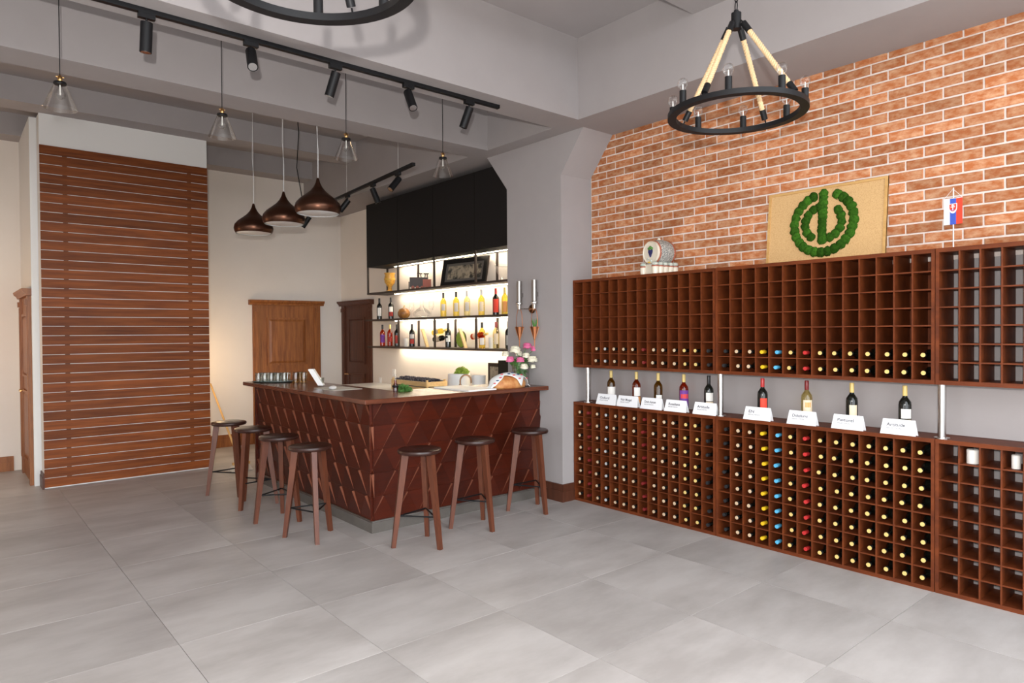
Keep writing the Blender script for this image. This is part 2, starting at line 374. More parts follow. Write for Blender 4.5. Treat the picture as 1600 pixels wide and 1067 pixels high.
# ------------------------------------------------------------------ wine racks
RX = 4.735
RXB = XB-0.004
UN = [(4.655, 3.068, 14), (3.064, 1.502, 14), (1.498, 0.375, 10)]
rack_cells = {}
def rack(ya, yb, ncol, z0, z1, nrow, label, key):
    t = 0.020; tz = 0.026; ry = (ya+yb)/2
    root = empty('wine_rack', (RX, ry, z0), label=label, cat='wine rack', group='wooden wine racks along the right wall')
    def part(n, x0, x1, y0, y1, za, zb): MB().box(x0-RX, x1-RX, y0-ry, y1-ry, za-z0, zb-z0).build(n, 'rack_wood', root)
    part('side_panel', RX, RXB, ya-t, ya, z0+tz, z1-tz); part('side_panel', RX, RXB, yb, yb+t, z0+tz, z1-tz)
    part('top_board', RX, RXB, yb, ya, z1-tz, z1); part('bottom_board', RX, RXB, yb, ya, z0, z0+tz)
    if key[1] != '2': part('back_panel', RXB-0.006, RXB, yb+t, ya-t, z0+tz, z1-tz)
    iw = (ya-t)-(yb+t); p = iw/ncol; ih = z1-z0-2*tz; q = ih/nrow
    vm = MB().box(0.003, RXB-RX, -0.0045, 0.0045, tz, z1-z0-tz).mesh('divider', 'rack_wood')
    for c in range(1, ncol): link('divider', vm, root, (0, ya-t-c*p-ry, 0))
    hm = MB().box(0.005, RXB-RX, yb+t-ry, ya-t-ry, -0.0045, 0.0045).mesh('shelf', 'rack_wood')
    for r in range(1, nrow): link('shelf', hm, root, (0, 0, tz+r*q))
    for c in range(ncol):
        for r in range(nrow): rack_cells[key, c, r] = (ya-t-(c+0.5)*p, z1-tz-(r+1)*q+0.0045)
names = ['beside the grey pier', 'in the middle', 'at the right edge']
for k, (ya, yb, nc) in enumerate(UN):
    rack(ya, yb, nc, 1.306, 2.154, 7, 'upper wall-hung brown wine rack of square cells %s' % names[k], 'U%d' % k)
    rack(ya, yb, nc, 0.0, 0.965, 8, 'lower floor-standing brown wine rack of square cells %s' % names[k], 'L%d' % k)
# lying bottles
def lying_mesh(cap, body='wine_dark', long=False):
    pr = [(0, 0), (0.0135, 0), (0.0145, 0.003), (0.0145, 0.028 if not long else 0.055), (0.0138, 0.030 if not long else 0.057), (0.0138, 0.078), (0.018, 0.092), (0.031, 0.110), (0.0365, 0.128), (0.0365, 0.240), (0.032, 0.246), (0, 0.240)]
    return MB().lathe(pr, axis='x', seg=14, mfn=lambda j: 0 if j < (4 if long else 2) else (2 if j < 4 else 1)).mesh('wine_bottle', [cap, body, 'cap_dark'], 35)
LM = {}
for c in ('cap_tan','cap_gold','cap_yellow','cap_blue','cap_red','cap_dark','cap_deepred','cap_silver','cap_purple'): LM[c] = lying_mesh(c, long=c in ('cap_yellow', 'cap_blue', 'cap_red', 'cap_deepred'))
CN = dict(cap_tan='tan', cap_gold='gold', cap_yellow='yellow', cap_blue='light blue', cap_red='red', cap_dark='black', cap_deepred='dark red', cap_silver='silver', cap_purple='purple')
L0 = ['cap_tan','cap_deepred','cap_tan','cap_silver','cap_tan','cap_tan','cap_tan','cap_deepred','cap_tan','cap_tan','cap_tan','cap_gold','cap_gold','cap_dark']
L1 = ['cap_dark','cap_tan','cap_tan','cap_yellow','cap_blue','cap_gold','cap_red','cap_gold','cap_gold','cap_gold','cap_gold','cap_gold','cap_gold','cap_gold']
U0 = [None, None, 'cap_tan','cap_silver','cap_tan','cap_tan','cap_tan','cap_deepred','cap_tan','cap_tan','cap_tan','cap_gold','cap_gold','cap_dark']
rb = random.Random(3)
def lay(key, c, r, cap, where):
    y, z = rack_cells[key, c, r]
    o = link('wine_bottle', LM[cap], None, (RX+0.004+rb.uniform(0, 0.008), y+rb.uniform(-0.010, 0.010), z+0.0378))
    o.rotation_euler = (0, rb.uniform(0, 0.012), rb.uniform(-0.04, 0.04))
    tag(o, 'wine bottle with %s cap in %s wine rack, %s column, %s row down' % (CN[cap], where, ORD[c], ORD[r]), 'wine bottle', 'wine bottles lying in the racks')
for c in range(14):
    for r in range(8):
        lay('L0', c, r, L0[c], 'lower left'); 
        lay('L1', c, r, L1[c], 'lower middle')
    for r in (5, 6):
        if U0[c]: lay('U0', c, r, U0[c], 'upper left')
        lay('U1', c, r, L1[c], 'upper middle')
# steel posts between lower and upper racks
for n, y in (('beside the grey pier', 4.511), ('between the first and second rack units', 3.053), ('near the right edge, with a flange', 1.478)):
    p = empty('steel_post', (4.79, y, 0.965), label='short polished steel post holding up the wall rack %s' % n, cat='post', group='steel posts')
    MB().cyl((0,0,0.006), (0,0,0.341), 0.0235, seg=24).build('tube', 'steel', p, 40)
    MB().cyl((0,0,0), (0,0,0.006), 0.045, seg=24).build('flange', 'steel', p, 40)
# candles in the right lower rack
for (c, r, w, h, lab) in ((1, 0, 0.034, 0.085, 'wide white pillar candle in the top row of the right lower rack'), (3, 0, 0.023, 0.08, 'slim white pillar candle in the top row of the right lower rack')):
    y, z = rack_cells['L2', c, r]
    p = empty('candle', (RX+0.075, y, z), label=lab, cat='candle')
    MB().lathe([(0, 0), (w, 0), (w, h-0.004), (w-0.004, h), (w*0.5, h-0.004), (0, h-0.008)], seg=24).build('wax', 'candle', p, 40)
    MB().cyl((0,0,h-0.01), (0.001,0,h+0.006), 0.0012, seg=6).build('wick', 'ink', p)

# ------------------------------------------------------------------ standing bottles
def bottle_parts(root, body, cap, labels, h=0.30, r=0.037):
    k = h/0.30
    pr = [(0, 0.004), (r*0.8, 0), (r, 0.006), (r, 0.178*k), (r*0.93, 0.198*k), (r*0.62, 0.216*k), (0.0150, 0.228*k), (0.0138, 0.240*k), (0.0138, 0.292*k), (0, 0.292*k)]
    MB().lathe(pr, seg=20).build('glass_body', body, root, 40)
    MB().lathe([(0.0145, 0.236*k), (0.0150, 0.238*k), (0.0150, 0.296*k), (0.0135, 0.30*k), (0, 0.30*k)], seg=16).build('capsule', cap, root, 40)
    for (z0, z1, a, m) in labels:
        n = 10; vs = []
        for i in range(n+1):
            t = PI - R(a) + 2*R(a)*i/n
            for z in (z0*k, z1*k): vs.append(((r+0.0006)*math.cos(t), (r+0.0006)*math.sin(t), z))
        MB().add(vs, [(2*i, 2*i+2, 2*i+3, 2*i+1) for i in range(n)]).build('label', m, root, 60)
def standing(px, py, X, zf, body, cap, labels, label, group, h=0.30, r=0.037, rz=0.0):
    p = onx(px, py, X)
    root = empty('wine_bottle', (X, p[1], zf), rz, label, 'wine bottle', group)
    bottle_parts(root, body, cap, labels, h, r); return root
WD = (0.03, 0.165, 62, 'label_white')
G = 'display bottles standing on the lower rack'
ZR = 0.965
facing = R(42)
D = [(955, 'amber_wine', 'cap_gold', [(0.035, 0.155, 75, 'label_white')], 'pale gold wine bottle with plain white label behind the first name card'),
     (994.5, 'orange_wine', 'cap_gold', [(0.09, 0.165, 48, 'label_white'), (0.03, 0.085, 48, 'label_orange')], 'orange wine bottle with white and amber label behind the second name card'),
     (1028.5, 'amber_wine', 'cap_gold', [(0.03, 0.115, 42, 'label_white')], 'golden wine bottle with narrow white label behind the third name card'),
     (1068.5, 'rose_wine', 'cap_gold', [(0.02, 0.17, 75, 'label_purple'), (0.105, 0.14, 55, 'label_red')], 'wine bottle with purple and red sleeve behind the fourth name card'),
     (1107.5, 'wine_dark', 'cap_dark', [(0.10, 0.165, 50, 'label_white'), (0.03, 0.095, 50, 'label_cream')], 'black wine bottle with white and tan label left of the middle steel post'),
     (1191.5, 'wine_dark', 'cap_red', [(0.035, 0.155, 40, 'label_red')], 'dark wine bottle with red capsule and bright red label'),
     (1260.5, 'pale_wine', 'cap_deepred', [(0.03, 0.165, 52, 'label_cream'), (0.115, 0.15, 30, 'label_orange')], 'clear wine bottle with dark red capsule and cream flowered label'),
     (1331, 'wine_dark', 'cap_gold', [(0.085, 0.155, 38, 'label_cream'), (0.03, 0.08, 48, 'label_orange')], 'dark wine bottle with gold capsule and picture label behind the card second from right'),
     (1414, 'wine_dark', 'cap_gold', [(0.095, 0.155, 50, 'label_white'), (0.03, 0.088, 50, 'label_cream')], 'dark wine bottle with gold capsule and white and tan label behind the rightmost card')]
for px, b, c, lb, lab in D:
    p = standing(px, 620, 4.86, ZR, b, c, lb, lab, G, h=0.315, r=0.0385); p.rotation_euler[2] = math.atan2(p.location[1], 4.86)+0.25

# ------------------------------------------------------------------ name cards
def text_mesh(s, size):
    c = bpy.data.curves.new('t', 'FONT'); c.body = s; c.size = size; c.align_x = 'LEFT'; c.extrude = 0.0002; c.offset = 0.0004
    o = bpy.data.objects.new('t', c); COL.objects.link(o); dg = bpy.context.evaluated_depsgraph_get()
    me = bpy.data.meshes.new_from_object(o.evaluated_get(dg)); bpy.data.objects.remove(o); return me
def card(yl, yr, text, sub, label):
    wd = yl-yr; hh = 0.098; dep = 0.036
    root = empty('name_card', (4.752, (yl+yr)/2, ZR), label=label, cat='name card', group='white tent name cards on the rack')
    # tent: front leaf leans back, back leaf leans forward, open ends
    t = 0.0012
    f0, f1, b0 = -0.004, dep*0.55, dep*1.15
    hw = wd/2; tw = hw*0.90
    MB().prism([(hw, 0, f0), (-hw, 0, f0), (-tw, hh, f1), (tw, hh, f1)], lambda p: (p[2]+t, p[0], p[1]), lambda p: (p[2], p[0], p[1])).build('front_leaf', 'white_card', root)
    MB().prism([(hw, 0, b0), (-hw, 0, b0), (-tw, hh, f1+t), (tw, hh, f1+t)], lambda p: (p[2], p[0], p[1]), lambda p: (p[2]+t, p[0], p[1])).build('back_leaf', 'white_card', root)
    lean = math.atan2(f1-f0, hh)
    def put(s, size, y, z, m, nm):
        me = text_mesh(s, size); me.materials.append(MAT[m])
        o = link(nm, me, root, (f0+z*math.tan(lean)-0.0012, y, z)); o.rotation_euler = (PI/2+0.0, 0, -PI/2)
        o.rotation_euler = (Matrix.Rotation(-PI/2, 3, 'Z') @ Matrix.Rotation(PI/2-lean, 3, 'X')).to_euler()
        w0 = max((v.co.x for v in me.vertices), default=1)
        return o, w0
    o, w0 = put(text, 0.030, hw*0.66, 0.053, 'ink', 'lettering')
    o.scale[0] = min(1.3, wd*0.52/w0)
    o, w0 = put(sub, 0.011, hw*0.66, 0.036, 'ink_grey', 'small_lettering'); o.scale[0] = min(2.0, wd*0.42/w0)
CY = [((931, 629), (962, 632), 'Oxford', 'leftmost, beside the steel post'), ((963, 632), (996, 634.5), 'Noir Mosgel', 'second from the pier'),
      ((1000, 636), (1034, 638.5), 'Devin Aurum', 'third from the pier'), ((1037.5, 639), (1072, 641.5), 'Rosaliana', 'fourth from the pier'),
      ((1082, 642), (1119, 647), 'Artitude', 'just left of the middle steel post'), ((1161, 651), (1204, 655), 'EN', 'before the red-labelled bottle'),
      ((1229, 657.5), (1275, 662), 'Dolofurni', 'before the clear bottle'), ((1298.5, 665), (1349, 670), 'Pastorel', 'second from the right'),
      ((1375, 673), (1431, 678), 'Artitude', 'rightmost on the rack')]
for a, b, tx, lab in CY:
    card(onx(*a, 4.75)[1], onx(*b, 4.75)[1], tx, 'SELECTION', 'white folded name card reading %s, %s' % (tx, lab))

# ------------------------------------------------------------------ things on top of the upper rack
# cork board with moss emblem
cb = empty('cork_board', (4.93, 2.30, 2.154), label='framed cork board with a round green moss emblem leaning on the bricks', cat='board')
W2, HB_ = 0.435, 0.555
lean = lambda z: 0.055*z/HB_
def cbm(p, d): return (lean(p[1])+d, p[0], p[1])
MB().prism([(W2, 0), (-W2, 0), (-W2, HB_), (W2, HB_)], lambda p: cbm(p, 0.012), lambda p: cbm(p, 0.0)).build('cork_sheet', 'cork', cb)
for q in ([(W2, HB_-0.018), (-W2, HB_-0.018), (-W2, HB_), (W2, HB_)], [(W2, 0), (-W2, 0), (-W2, 0.018), (W2, 0.018)], [(W2, 0.018), (W2-0.018, 0.018), (W2-0.018, HB_-0.018), (W2, HB_-0.018)], [(-W2+0.018, 0.018), (-W2, 0.018), (-W2, HB_-0.018), (-W2+0.018, HB_-0.018)]):
    MB().prism(q, lambda p: cbm(p, 0.016), lambda p: cbm(p, -0.007)).build('frame_strip', 'pine', cb)
def moss(u, v, r):
    # u to the right (towards -y), v up, from emblem centre
    y, z = -u, 0.285+v
    b = MB().sphere((0,0,0), 1, 10, 7)
    rr = random.Random(int(u*9999+v*777))
    vs = [(x*0.016*rr.uniform(.8, 1.2), yy*r*rr.uniform(.85, 1.15), zz*r*rr.uniform(.85, 1.15)) for x, yy, zz in b.v]
    b.v = vs; b.build('moss_pad', 'moss', cb, 80, (lean(z)-0.006, y, z))
RO, RI = 0.218, 0.122
for a in list(range(112, 428, 13)):
    if a <= 428: moss(RO*math.cos(R(a)), RO*math.sin(R(a)), 0.037)
for a in range(100, 248, 22): moss(-0.012+RI*math.cos(R(a)), RI*math.sin(R(a)), 0.034)
for a in range(-92, 62, 22): moss(0.012+RI*math.cos(R(a)), RI*math.sin(R(a)), 0.034)
for v in np.arange(-0.125, 0.235, 0.034): moss(-0.006, float(v), 0.035)
# little flag
fl = empty('table_flag', (4.87, 1.441, 2.154), label='small white, blue and red pennant flag with a shield on a white stand', cat='flag')
MB().cyl((0,0,0), (0,0,0.006), 0.03, seg=20).cyl((0,0,0.006), (0,0,0.385), 0.0035, seg=8).build('pole', 'flag_white', fl, 40)
ang = 0.10
def fp(u, z, d=0.0): return (-0.008-d - u*math.sin(ang), -u*math.cos(ang), z)
def fpatch(n, u0, u1, z0, z1, m, d=0.0, par=fl): return MB().prism([(u0, z0), (u1, z0), (u1, z1), (u0, z1)], lambda p: fp(p[0], p[1], d-0.0012), lambda p: fp(p[0], p[1], d)).build(n, m, par)
FW = 0.053
fpatch('white_stripe', -FW, -FW/3, 0.155, 0.318, 'flag_white'); fpatch('blue_stripe', -FW/3, FW/3, 0.155, 0.318, 'flag_blue'); fpatch('red_stripe', FW/3, FW, 0.155, 0.318, 'flag_red')
def shield(s, m, d, n):
    pts = [(-0.021*s, 0.283), (0.021*s, 0.283)] + [(0.021*s*math.cos(t), 0.262+0.0-0.030*s*math.sin(t)) for t in np.linspace(0, PI, 9)]
    pts = [(p[0], 0.265+(p[1]-0.265)*s) for p in pts]
    return MB().prism(pts, lambda p: fp(p[0], p[1], d-0.001), lambda p: fp(p[0], p[1], d)).build(n, m, fl)
sh = shield(1.12, 'flag_white', 0.0015, 'shield_border'); shield(0.92, 'flag_red', 0.003, 'shield')
mbx = MB()
for u0, u1, z0, z1 in ((-0.0022, 0.0022, 0.243, 0.281), (-0.012, 0.012, 0.262, 0.2665), (-0.009, 0.009, 0.271, 0.2755)):
    mbx.prism([(u0, z0), (u1, z0), (u1, z1), (u0, z1)], lambda p: fp(p[0], p[1], 0.003), lambda p: fp(p[0], p[1], 0.0045))
mbx.build('double_cross', 'flag_white', fl)
MB().prism([(-0.013, 0.243), (0.013, 0.243), (0.006, 0.249), (0, 0.253), (-0.006, 0.249)], lambda p: fp(p[0], p[1], 0.003), lambda p: fp(p[0], p[1], 0.004)).build('blue_hills', 'flag_blue', fl)
MB().tube([fp(-FW, 0.318), fp(0, 0.377), fp(FW, 0.318)], 0.0012, 6).tube([fp(-FW, 0.318), fp(FW, 0.318)], 0.002, 6).build('cord', 'flag_white', fl)
# ceramic barrel on a ceramic stand
bp = onx(1030, 425, 4.88)
ba = empty('ceramic_barrel', (4.872, bp[1]-0.005, 2.154), label='painted ceramic wine barrel with grapes on its lid, on a ceramic base', cat='ornament')
ax_ = R(-63)
def bt(p): # local: a along barrel axis, b sideways, c up ; barrel axis mostly along the wall, lid towards the left and the room
    a, b, c = p; return (-a*0.985+b*0.17, a*0.17+b*0.985, c)
def blathe(prof, seg, m, name, mfn=None, cz=0.19):
    t = MB().lathe(prof, seg=seg, mfn=mfn); t.v = [bt((z, x, y+cz)) for x, y, z in t.v]; t.f = [f[::-1] for f in t.f]; return t.build(name, m, ba, 40)
blathe([(0, 0.098), (0.088, 0.098), (0.092, 0.104), (0.098, 0.104), (0.099, 0.082), (0.101, 0.08)], 32, 'ceramic', 'lid')
blathe([(0.099, 0.082), (0.103, 0.078), (0.105, 0.066), (0.102, 0.064)], 32, 'ceramic_line', 'front_hoop')
blathe([(0.103, 0.066), (0.113, 0.03), (0.116, -0.01), (0.113, -0.05), (0.103, -0.085)], 32, 'ceramic_speckle', 'barrel_body')
blathe([(0.104, -0.084), (0.107, -0.088), (0.105, -0.10), (0.100, -0.104), (0.085, -0.104), (0, -0.100)], 32, 'ceramic_line', 'back_hoop')
MB().sphere(bt((0.0, 0, 0.308)), 0.016, 10, 6).build('bung', 'ceramic', ba, 60)
gm = MB(); rg = random.Random(2)
for r_, n in enumerate((4, 4, 3, 2, 1)):
    for i in range(n): gm.sphere(bt((0.101, (i-(n-1)/2)*0.013, 0.205-r_*0.0125)), 0.0085, 8, 6)
gm.build('grape_bunch', 'grape_blue', ba, 60)
lm = MB()
for s in (-1, 0, 1): lm.sphere(bt((0.101, s*0.018, 0.224+0.010*(s == 0))), 0.013, 8, 6)
lm.build('vine_leaf', 'leaf', ba, 60)
MB().sphere(bt((0.102, 0.004, 0.240)), 0.008, 8, 6).build('gold_leaf', 'gold_paint', ba, 60)
MB().sphere(bt((0.101, 0.030, 0.135)), 0.012, 8, 6, sc=(1,1,.8)).sphere(bt((0.105, -0.012, 0.113)), 0.013, 8, 6).build('painted_leaves', 'ceramic_green', ba, 60)
MB().cyl(bt((0.095, -0.005, 0.108)), bt((0.135, -0.005, 0.098)), 0.008, 0.006).build('tap', 'gold_paint', ba, 40)
# stand: cradle of drapery-like ceramic cups
for i in range(5):
    a = -0.115+i*0.0575
    for s in (-1, 1):
        c = bt((a, s*0.075, 0)); t = MB().lathe([(0, 0), (0.027, 0), (0.030, 0.05), (0.033, 0.062)], seg=12, c=(c[0], c[1], 0)); t.build('stand_cup', 'ceramic', ba, 50)
        MB().lathe([(0.0335, 0.060), (0.035, 0.066), (0.033, 0.071)], seg=12, c=(c[0], c[1], 0)).build('stand_line', 'ceramic_line', ba, 50)
        MB().sphere((c[0], c[1], 0.085), 0.031, 10, 6, sc=(1, 1, 0.62)).build('stand_swag', 'ceramic_green', ba, 60)
MB().prism([(-0.12, -0.06), (0.12, -0.06), (0.12, 0.06), (-0.12, 0.06)], lambda p: (*bt((p[0], p[1], 0))[:2], 0.0), lambda p: (*bt((p[0], p[1], 0))[:2], 0.085)).build('stand_core', 'ceramic', ba)

# ------------------------------------------------------------------ bar
BX, BY, BX1, BY1 = 2.68, 4.958, PX-0.002, 7.60
BZ0, BZ1 = 0.099, 1.078
bar = empty('bar', (BX, BY, 0), label='L-shaped dark red-brown wooden bar with faceted triangle relief on a grey plinth', cat='bar')
def bl(mbx): mbx.v = [(x-BX, y-BY, z) for x, y, z in mbx.v]; return mbx
TH = 0.026
bl(MB().prism([(BX+TH, BY+TH), (BX1, BY+TH), (BX1, BY+0.48), (BX+0.46, BY+0.48), (BX+0.46, BY1), (BX+TH, BY1)], lambda p: (p[0], p[1], BZ0), lambda p: (p[0], p[1], BZ1))).build('carcass', 'bar_wood', bar)
bl(MB().prism([(BX+0.004, BY+0.004), (BX1, BY+0.004), (BX1, BY+0.46), (BX+0.44, BY+0.46), (BX+0.44, BY1), (BX+0.004, BY1)], lambda p: (p[0], p[1], 0), lambda p: (p[0], p[1], BZ0-0.012))).build('plinth', 'plinth_stone', bar)
bl(MB().prism([(BX+0.010, BY+0.010), (BX1, BY+0.010), (BX1, BY+0.47), (BX+0.45, BY+0.47), (BX+0.45, BY1), (BX+0.010, BY1)], lambda p: (p[0], p[1], BZ0-0.012), lambda p: (p[0], p[1], BZ0))).build('plinth_trim', 'brushed_steel', bar)
bl(MB().box(BX-0.004, BX+0.46, BY1, BY1+0.03, 0, BZ1)).build('end_panel', 'bar_wood', bar)
def clip(poly, u0, u1):
    def half(pl, f):
        out = []
        for i in range(len(pl)):
            a, b = pl[i-1], pl[i]; fa, fb = f(a), f(b)
            if (fa >= 0) != (fb >= 0): t = fa/(fa-fb); out.append((a[0]+(b[0]-a[0])*t, a[1]+(b[1]-a[1])*t))
            if fb >= 0: out.append(b)
        return out
    pl = half(poly, lambda p: p[0]-u0)
    return half(pl, lambda p: u1-p[0]) if pl else []
TW = 0.232
def facets(Lw, mapper):
    nr = 5; rh = (BZ1-BZ0)/nr
    for r in range(nr):                         # r = 0 is the top row
        zt = BZ1-r*rh; zb = zt-rh; off = 0.0 if r % 2 else TW/2
        for k in range(-1, int(Lw/TW)+2):
            ua = off+k*TW
            for up in (True, False):
                if up: pl = [(ua-TW/2, zb), (ua+TW/2, zb), (ua, zt)]
                else: pl = [(ua, zt), (ua+TW/2, zb), (ua+TW, zt)]
                q = clip(pl, 0.0, Lw)
                if len(q) < 3: continue
                ar = abs(sum(q[i-1][0]*q[i][1]-q[i][0]*q[i-1][1] for i in range(len(q))))/2
                if ar < 0.0006: continue
                cx = sum(p[0] for p in q)/len(q); cz = sum(p[1] for p in q)/len(q)
                sh = lambda p: (cx+(p[0]-cx)*0.992, cz+(p[1]-cz)*0.992)
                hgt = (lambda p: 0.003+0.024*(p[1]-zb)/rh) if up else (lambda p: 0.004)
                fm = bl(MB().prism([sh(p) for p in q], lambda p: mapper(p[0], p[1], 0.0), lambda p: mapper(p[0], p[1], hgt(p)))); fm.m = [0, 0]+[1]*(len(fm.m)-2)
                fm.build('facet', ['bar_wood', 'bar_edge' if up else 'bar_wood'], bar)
facets(BX1-BX-0.0, lambda u, z, d: (BX+u, BY+TH-d, z))
facets(BY1-BY, lambda u, z, d: (BX+TH-d, BY1-(BY1-BY-u), z))
CT = 1.118
ctp = [(2.568, 4.842), (4.578, 4.842), (4.578, 5.47), (3.185, 5.47), (3.185, 7.69), (2.568, 7.69)]
ct = MB().prism(ctp, lambda p: (p[0], p[1], BZ1), lambda p: (p[0], p[1], CT)).build('worktop', 'bar_top_wood')
bv = ct.modifiers.new('b', 'BEVEL'); bv.width = 0.006; bv.segments = 2
tag(ct, 'polished brown L-shaped wooden worktop lying on the bar', 'worktop')
# back counter behind the bar
bc = empty('back_counter', (4.39, 5.62, 0), label='pale back counter below the lit bottle shelves', cat='counter')
MB().box(0.03, 0.61, -0.12, 3.40, 0, 0.87).build('cabinet_body', 'cream', bc); MB().box(0, 0.61, -0.12, 3.42, 0.87, 0.91).build('counter_slab', 'white_plastic', bc)
# ------------------------------------------------------------------ stools
def make_stool(angs):
    t = empty('bar_stool', (0,0,0))
    s = MB().lathe([(0, 0.715), (0.150, 0.715), (0.168, 0.722), (0.172, 0.733), (0.168, 0.746), (0.160, 0.750), (0, 0.750)], seg=40); s.build('seat', 'seat_wood', t, 35)
    MB().box(-0.035, 0.035, -0.009, 0.009, 0.7495, 0.7506).build('grip_slot_shade', 'slot_shade', t)  # thin dark plate in place of a cut slot, its shade painted in
    pts = []
    for a in angs:
        ca, sa = math.cos(R(a)), math.sin(R(a))
        def P(r, tt, z): return (r*ca-tt*sa, r*sa+tt*ca, z)
        top = [(0.090, -0.021), (0.145, -0.021), (0.145, 0.021), (0.090, 0.021)]; bot = [(0.197, -0.016), (0.228, -0.016), (0.228, 0.016), (0.197, 0.016)]
        vs = [P(r, q, 0) for r, q in bot] + [P(r, q, 0.716) for r, q in top]
        MB().add(vs, [(3,2,1,0), (4,5,6,7)] + [(i, (i+1) % 4, 4+(i+1) % 4, 4+i) for i in range(4)]).build('leg', 'stool_wood', t)
        f = 0.24/0.716; pts.append(P(0.197+(0.090-0.197)*f+0.004, 0, 0.24))
    ring = []
    for i in range(3):
        a, b = Vector(pts[i]), Vector(pts[(i+1) % 3]); ring += [a.lerp(b, k/4) for k in range(4)]
    MB().tube(ring, 0.0065, 8, closed=True).build('footrest', 'black_metal', t, 50)
    return t
ST = [((2.255, 7.187), [158, 38, -82], 'wooden three-legged bar stool farthest from the bar corner, nearest the slatted wall'),
      ((2.285, 6.564), [217, 337, 97], 'wooden bar stool second from the slatted wall'),
      ((2.277, 5.897), [178, -60, 62], 'wooden bar stool third from the slatted wall'),
      ((2.266, 5.209), [139, -101, 19], 'wooden bar stool on the left side, nearest the bar corner'),
      ((2.834, 4.466), [162, -78, 42], 'wooden bar stool before the bar front, leftmost of three'),
      ((3.448, 4.565), [154, -86, 34], 'wooden bar stool before the bar front, middle of three'),
      ((4.159, 4.657), [149, -91, 29], 'wooden bar stool before the bar front, beside the grey pier')]
for (x, y), an, lab in ST:
    s = make_stool(an); s.location = (x, y, 0); tag(s, lab, 'bar stool', 'wooden bar stools')

# ------------------------------------------------------------------ black cabinets and lit shelves
CX = 4.672
wc = empty('wall_cabinet', (CX, 8.72, 2.59), label='black wall cabinet with plain doors above the lit shelves', cat='cabinet')
MB().box(0.02, XB-CX, -3.24, 0, 0, 0.89).build('cabinet_body', 'black_cabinet', wc)
for k in range(4):
    y1 = -k*0.855; y0 = max(y1-0.852, -3.24)
    MB().box(0, 0.0195, y0, y1-0.003, 0, 0.89).build('cabinet_door', 'black_cabinet', wc)
sh_ = empty('bottle_shelves', (CX, 8.72, 1.45), label='three-tier dark metal shelf unit with warm light strips under each board', cat='shelf')
SA, SB, SC = 2.225, 1.848, 1.466
def sp(n, x0, x1, y0, y1, z0, z1, m='shelf_metal', par=None): return MB().box(x0-CX, x1-CX, y0-8.72, y1-8.72, z0-1.45, z1-1.45).build(n, m, par or sh_)
XS = XB-0.003
for z, y1 in ((SA, 8.72), (SB, 8.80), (SC, 8.74)):
    b = sp('shelf_board', CX, XS, 5.48, y1, z-0.024, z)
    sp('light_strip', XS-0.10, XS-0.085, 5.55, 8.35, z-0.0275, z-0.0242, 'led')
sp('light_strip', XS-0.10, XS-0.085, 5.55, 8.35, 2.5865, 2.5898, 'led')
pts_y = [8.705, 7.873, 7.007, 6.157]
for y in pts_y:
    sp('post', CX, CX+0.022, y-0.011, y+0.011, SA, 2.59); sp('post', XS-0.022, XS, y-0.011, y+0.011, SA, 2.59)
    if y < 8.7: sp('post', CX, CX+0.022, y-0.011, y+0.011, SC, SB-0.024); sp('post', XS-0.022, XS, y-0.011, y+0.011, SC, SB-0.024)
SX = 4.84
GB = 'bottles on the lit bar shelves'
sb = [(593, SB, 'wine_dark', 'cap_dark', [(0.05, 0.165, 45, 'label_white')], 'dark bottle with white label, leftmost on the middle shelf'),
      (611, SB, 'wine_dark', 'cap_dark', [(0.10, 0.17, 45, 'label_white'), (0.04, 0.095, 45, 'label_darkred')], 'dark bottle with white and red label beside the round gourd'),
      (693, SB, 'white_wine', 'cap_dark', [(0.08, 0.16, 40, 'label_grey')], 'yellow white-wine bottle, leftmost of four on the middle shelf'),
      (713, SB, 'white_wine', 'cap_dark', [(0.06, 0.165, 40, 'label_grey')], 'yellow white-wine bottle, second of four on the middle shelf'),
      (730, SB, 'pale_wine', 'cap_silver', [(0.06, 0.165, 40, 'label_grey')], 'pale clear wine bottle, third of four on the middle shelf'),
      (752.5, SB, 'white_wine', 'cap_silver', [(0.05, 0.16, 40, 'label_cream')], 'yellow white-wine bottle, rightmost of four on the middle shelf'),
      (775, SB, 'wine_dark', 'cap_red', [(0.03, 0.18, 50, 'label_red')], 'dark bottle with red capsule and red label on the middle shelf'),
      (789, SB, 'white_wine', 'cap_gold', [(0.03, 0.15, 40, 'label_orange')], 'yellow bottle with orange label at the right of the middle shelf'),
      (597.5, SC, 'rose_wine', 'cap_dark', [(0.05, 0.16, 50, 'label_purple')], 'orange rosé bottle with purple label, leftmost on the bottom shelf'),
      (609, SC, 'rose_wine', 'cap_gold', [(0.06, 0.13, 40, 'label_darkred')], 'rosé bottle, second from left on the bottom shelf'),
      (620, SC, 'wine_dark', 'cap_dark', [(0.04, 0.15, 40, 'label_darkred')], 'dark bottle against the left post of the bottom shelf'),
      (643.5, SC, 'wine_dark', 'cap_dark', [(0.11, 0.165, 45, 'label_grey'), (0.04, 0.10, 45, 'label_darkred')], 'dark bottle with grey and red label left of the wedge holder'),
      (700, SC, 'wine_dark', 'cap_dark', [(0.07, 0.15, 45, 'label_white')], 'black bottle with white label in the middle of the bottom shelf'),
      (753, SC, 'white_wine', 'cap_dark', [(0.04, 0.12, 45, 'label_white'), (0.125, 0.15, 45, 'label_darkred')], 'yellow bottle with white and dark label on the bottom shelf'),
      (775, SC, 'pale_wine', 'cap_deepred', [(0.05, 0.17, 40, 'label_cream')], 'pale yellow bottle with red capsule on the bottom shelf'),
      (794.5, SC, 'wine_dark', 'cap_deepred', [(0.04, 0.15, 45, 'label_grey')], 'dark bottle at the right end of the bottom shelf, half behind the pier')]
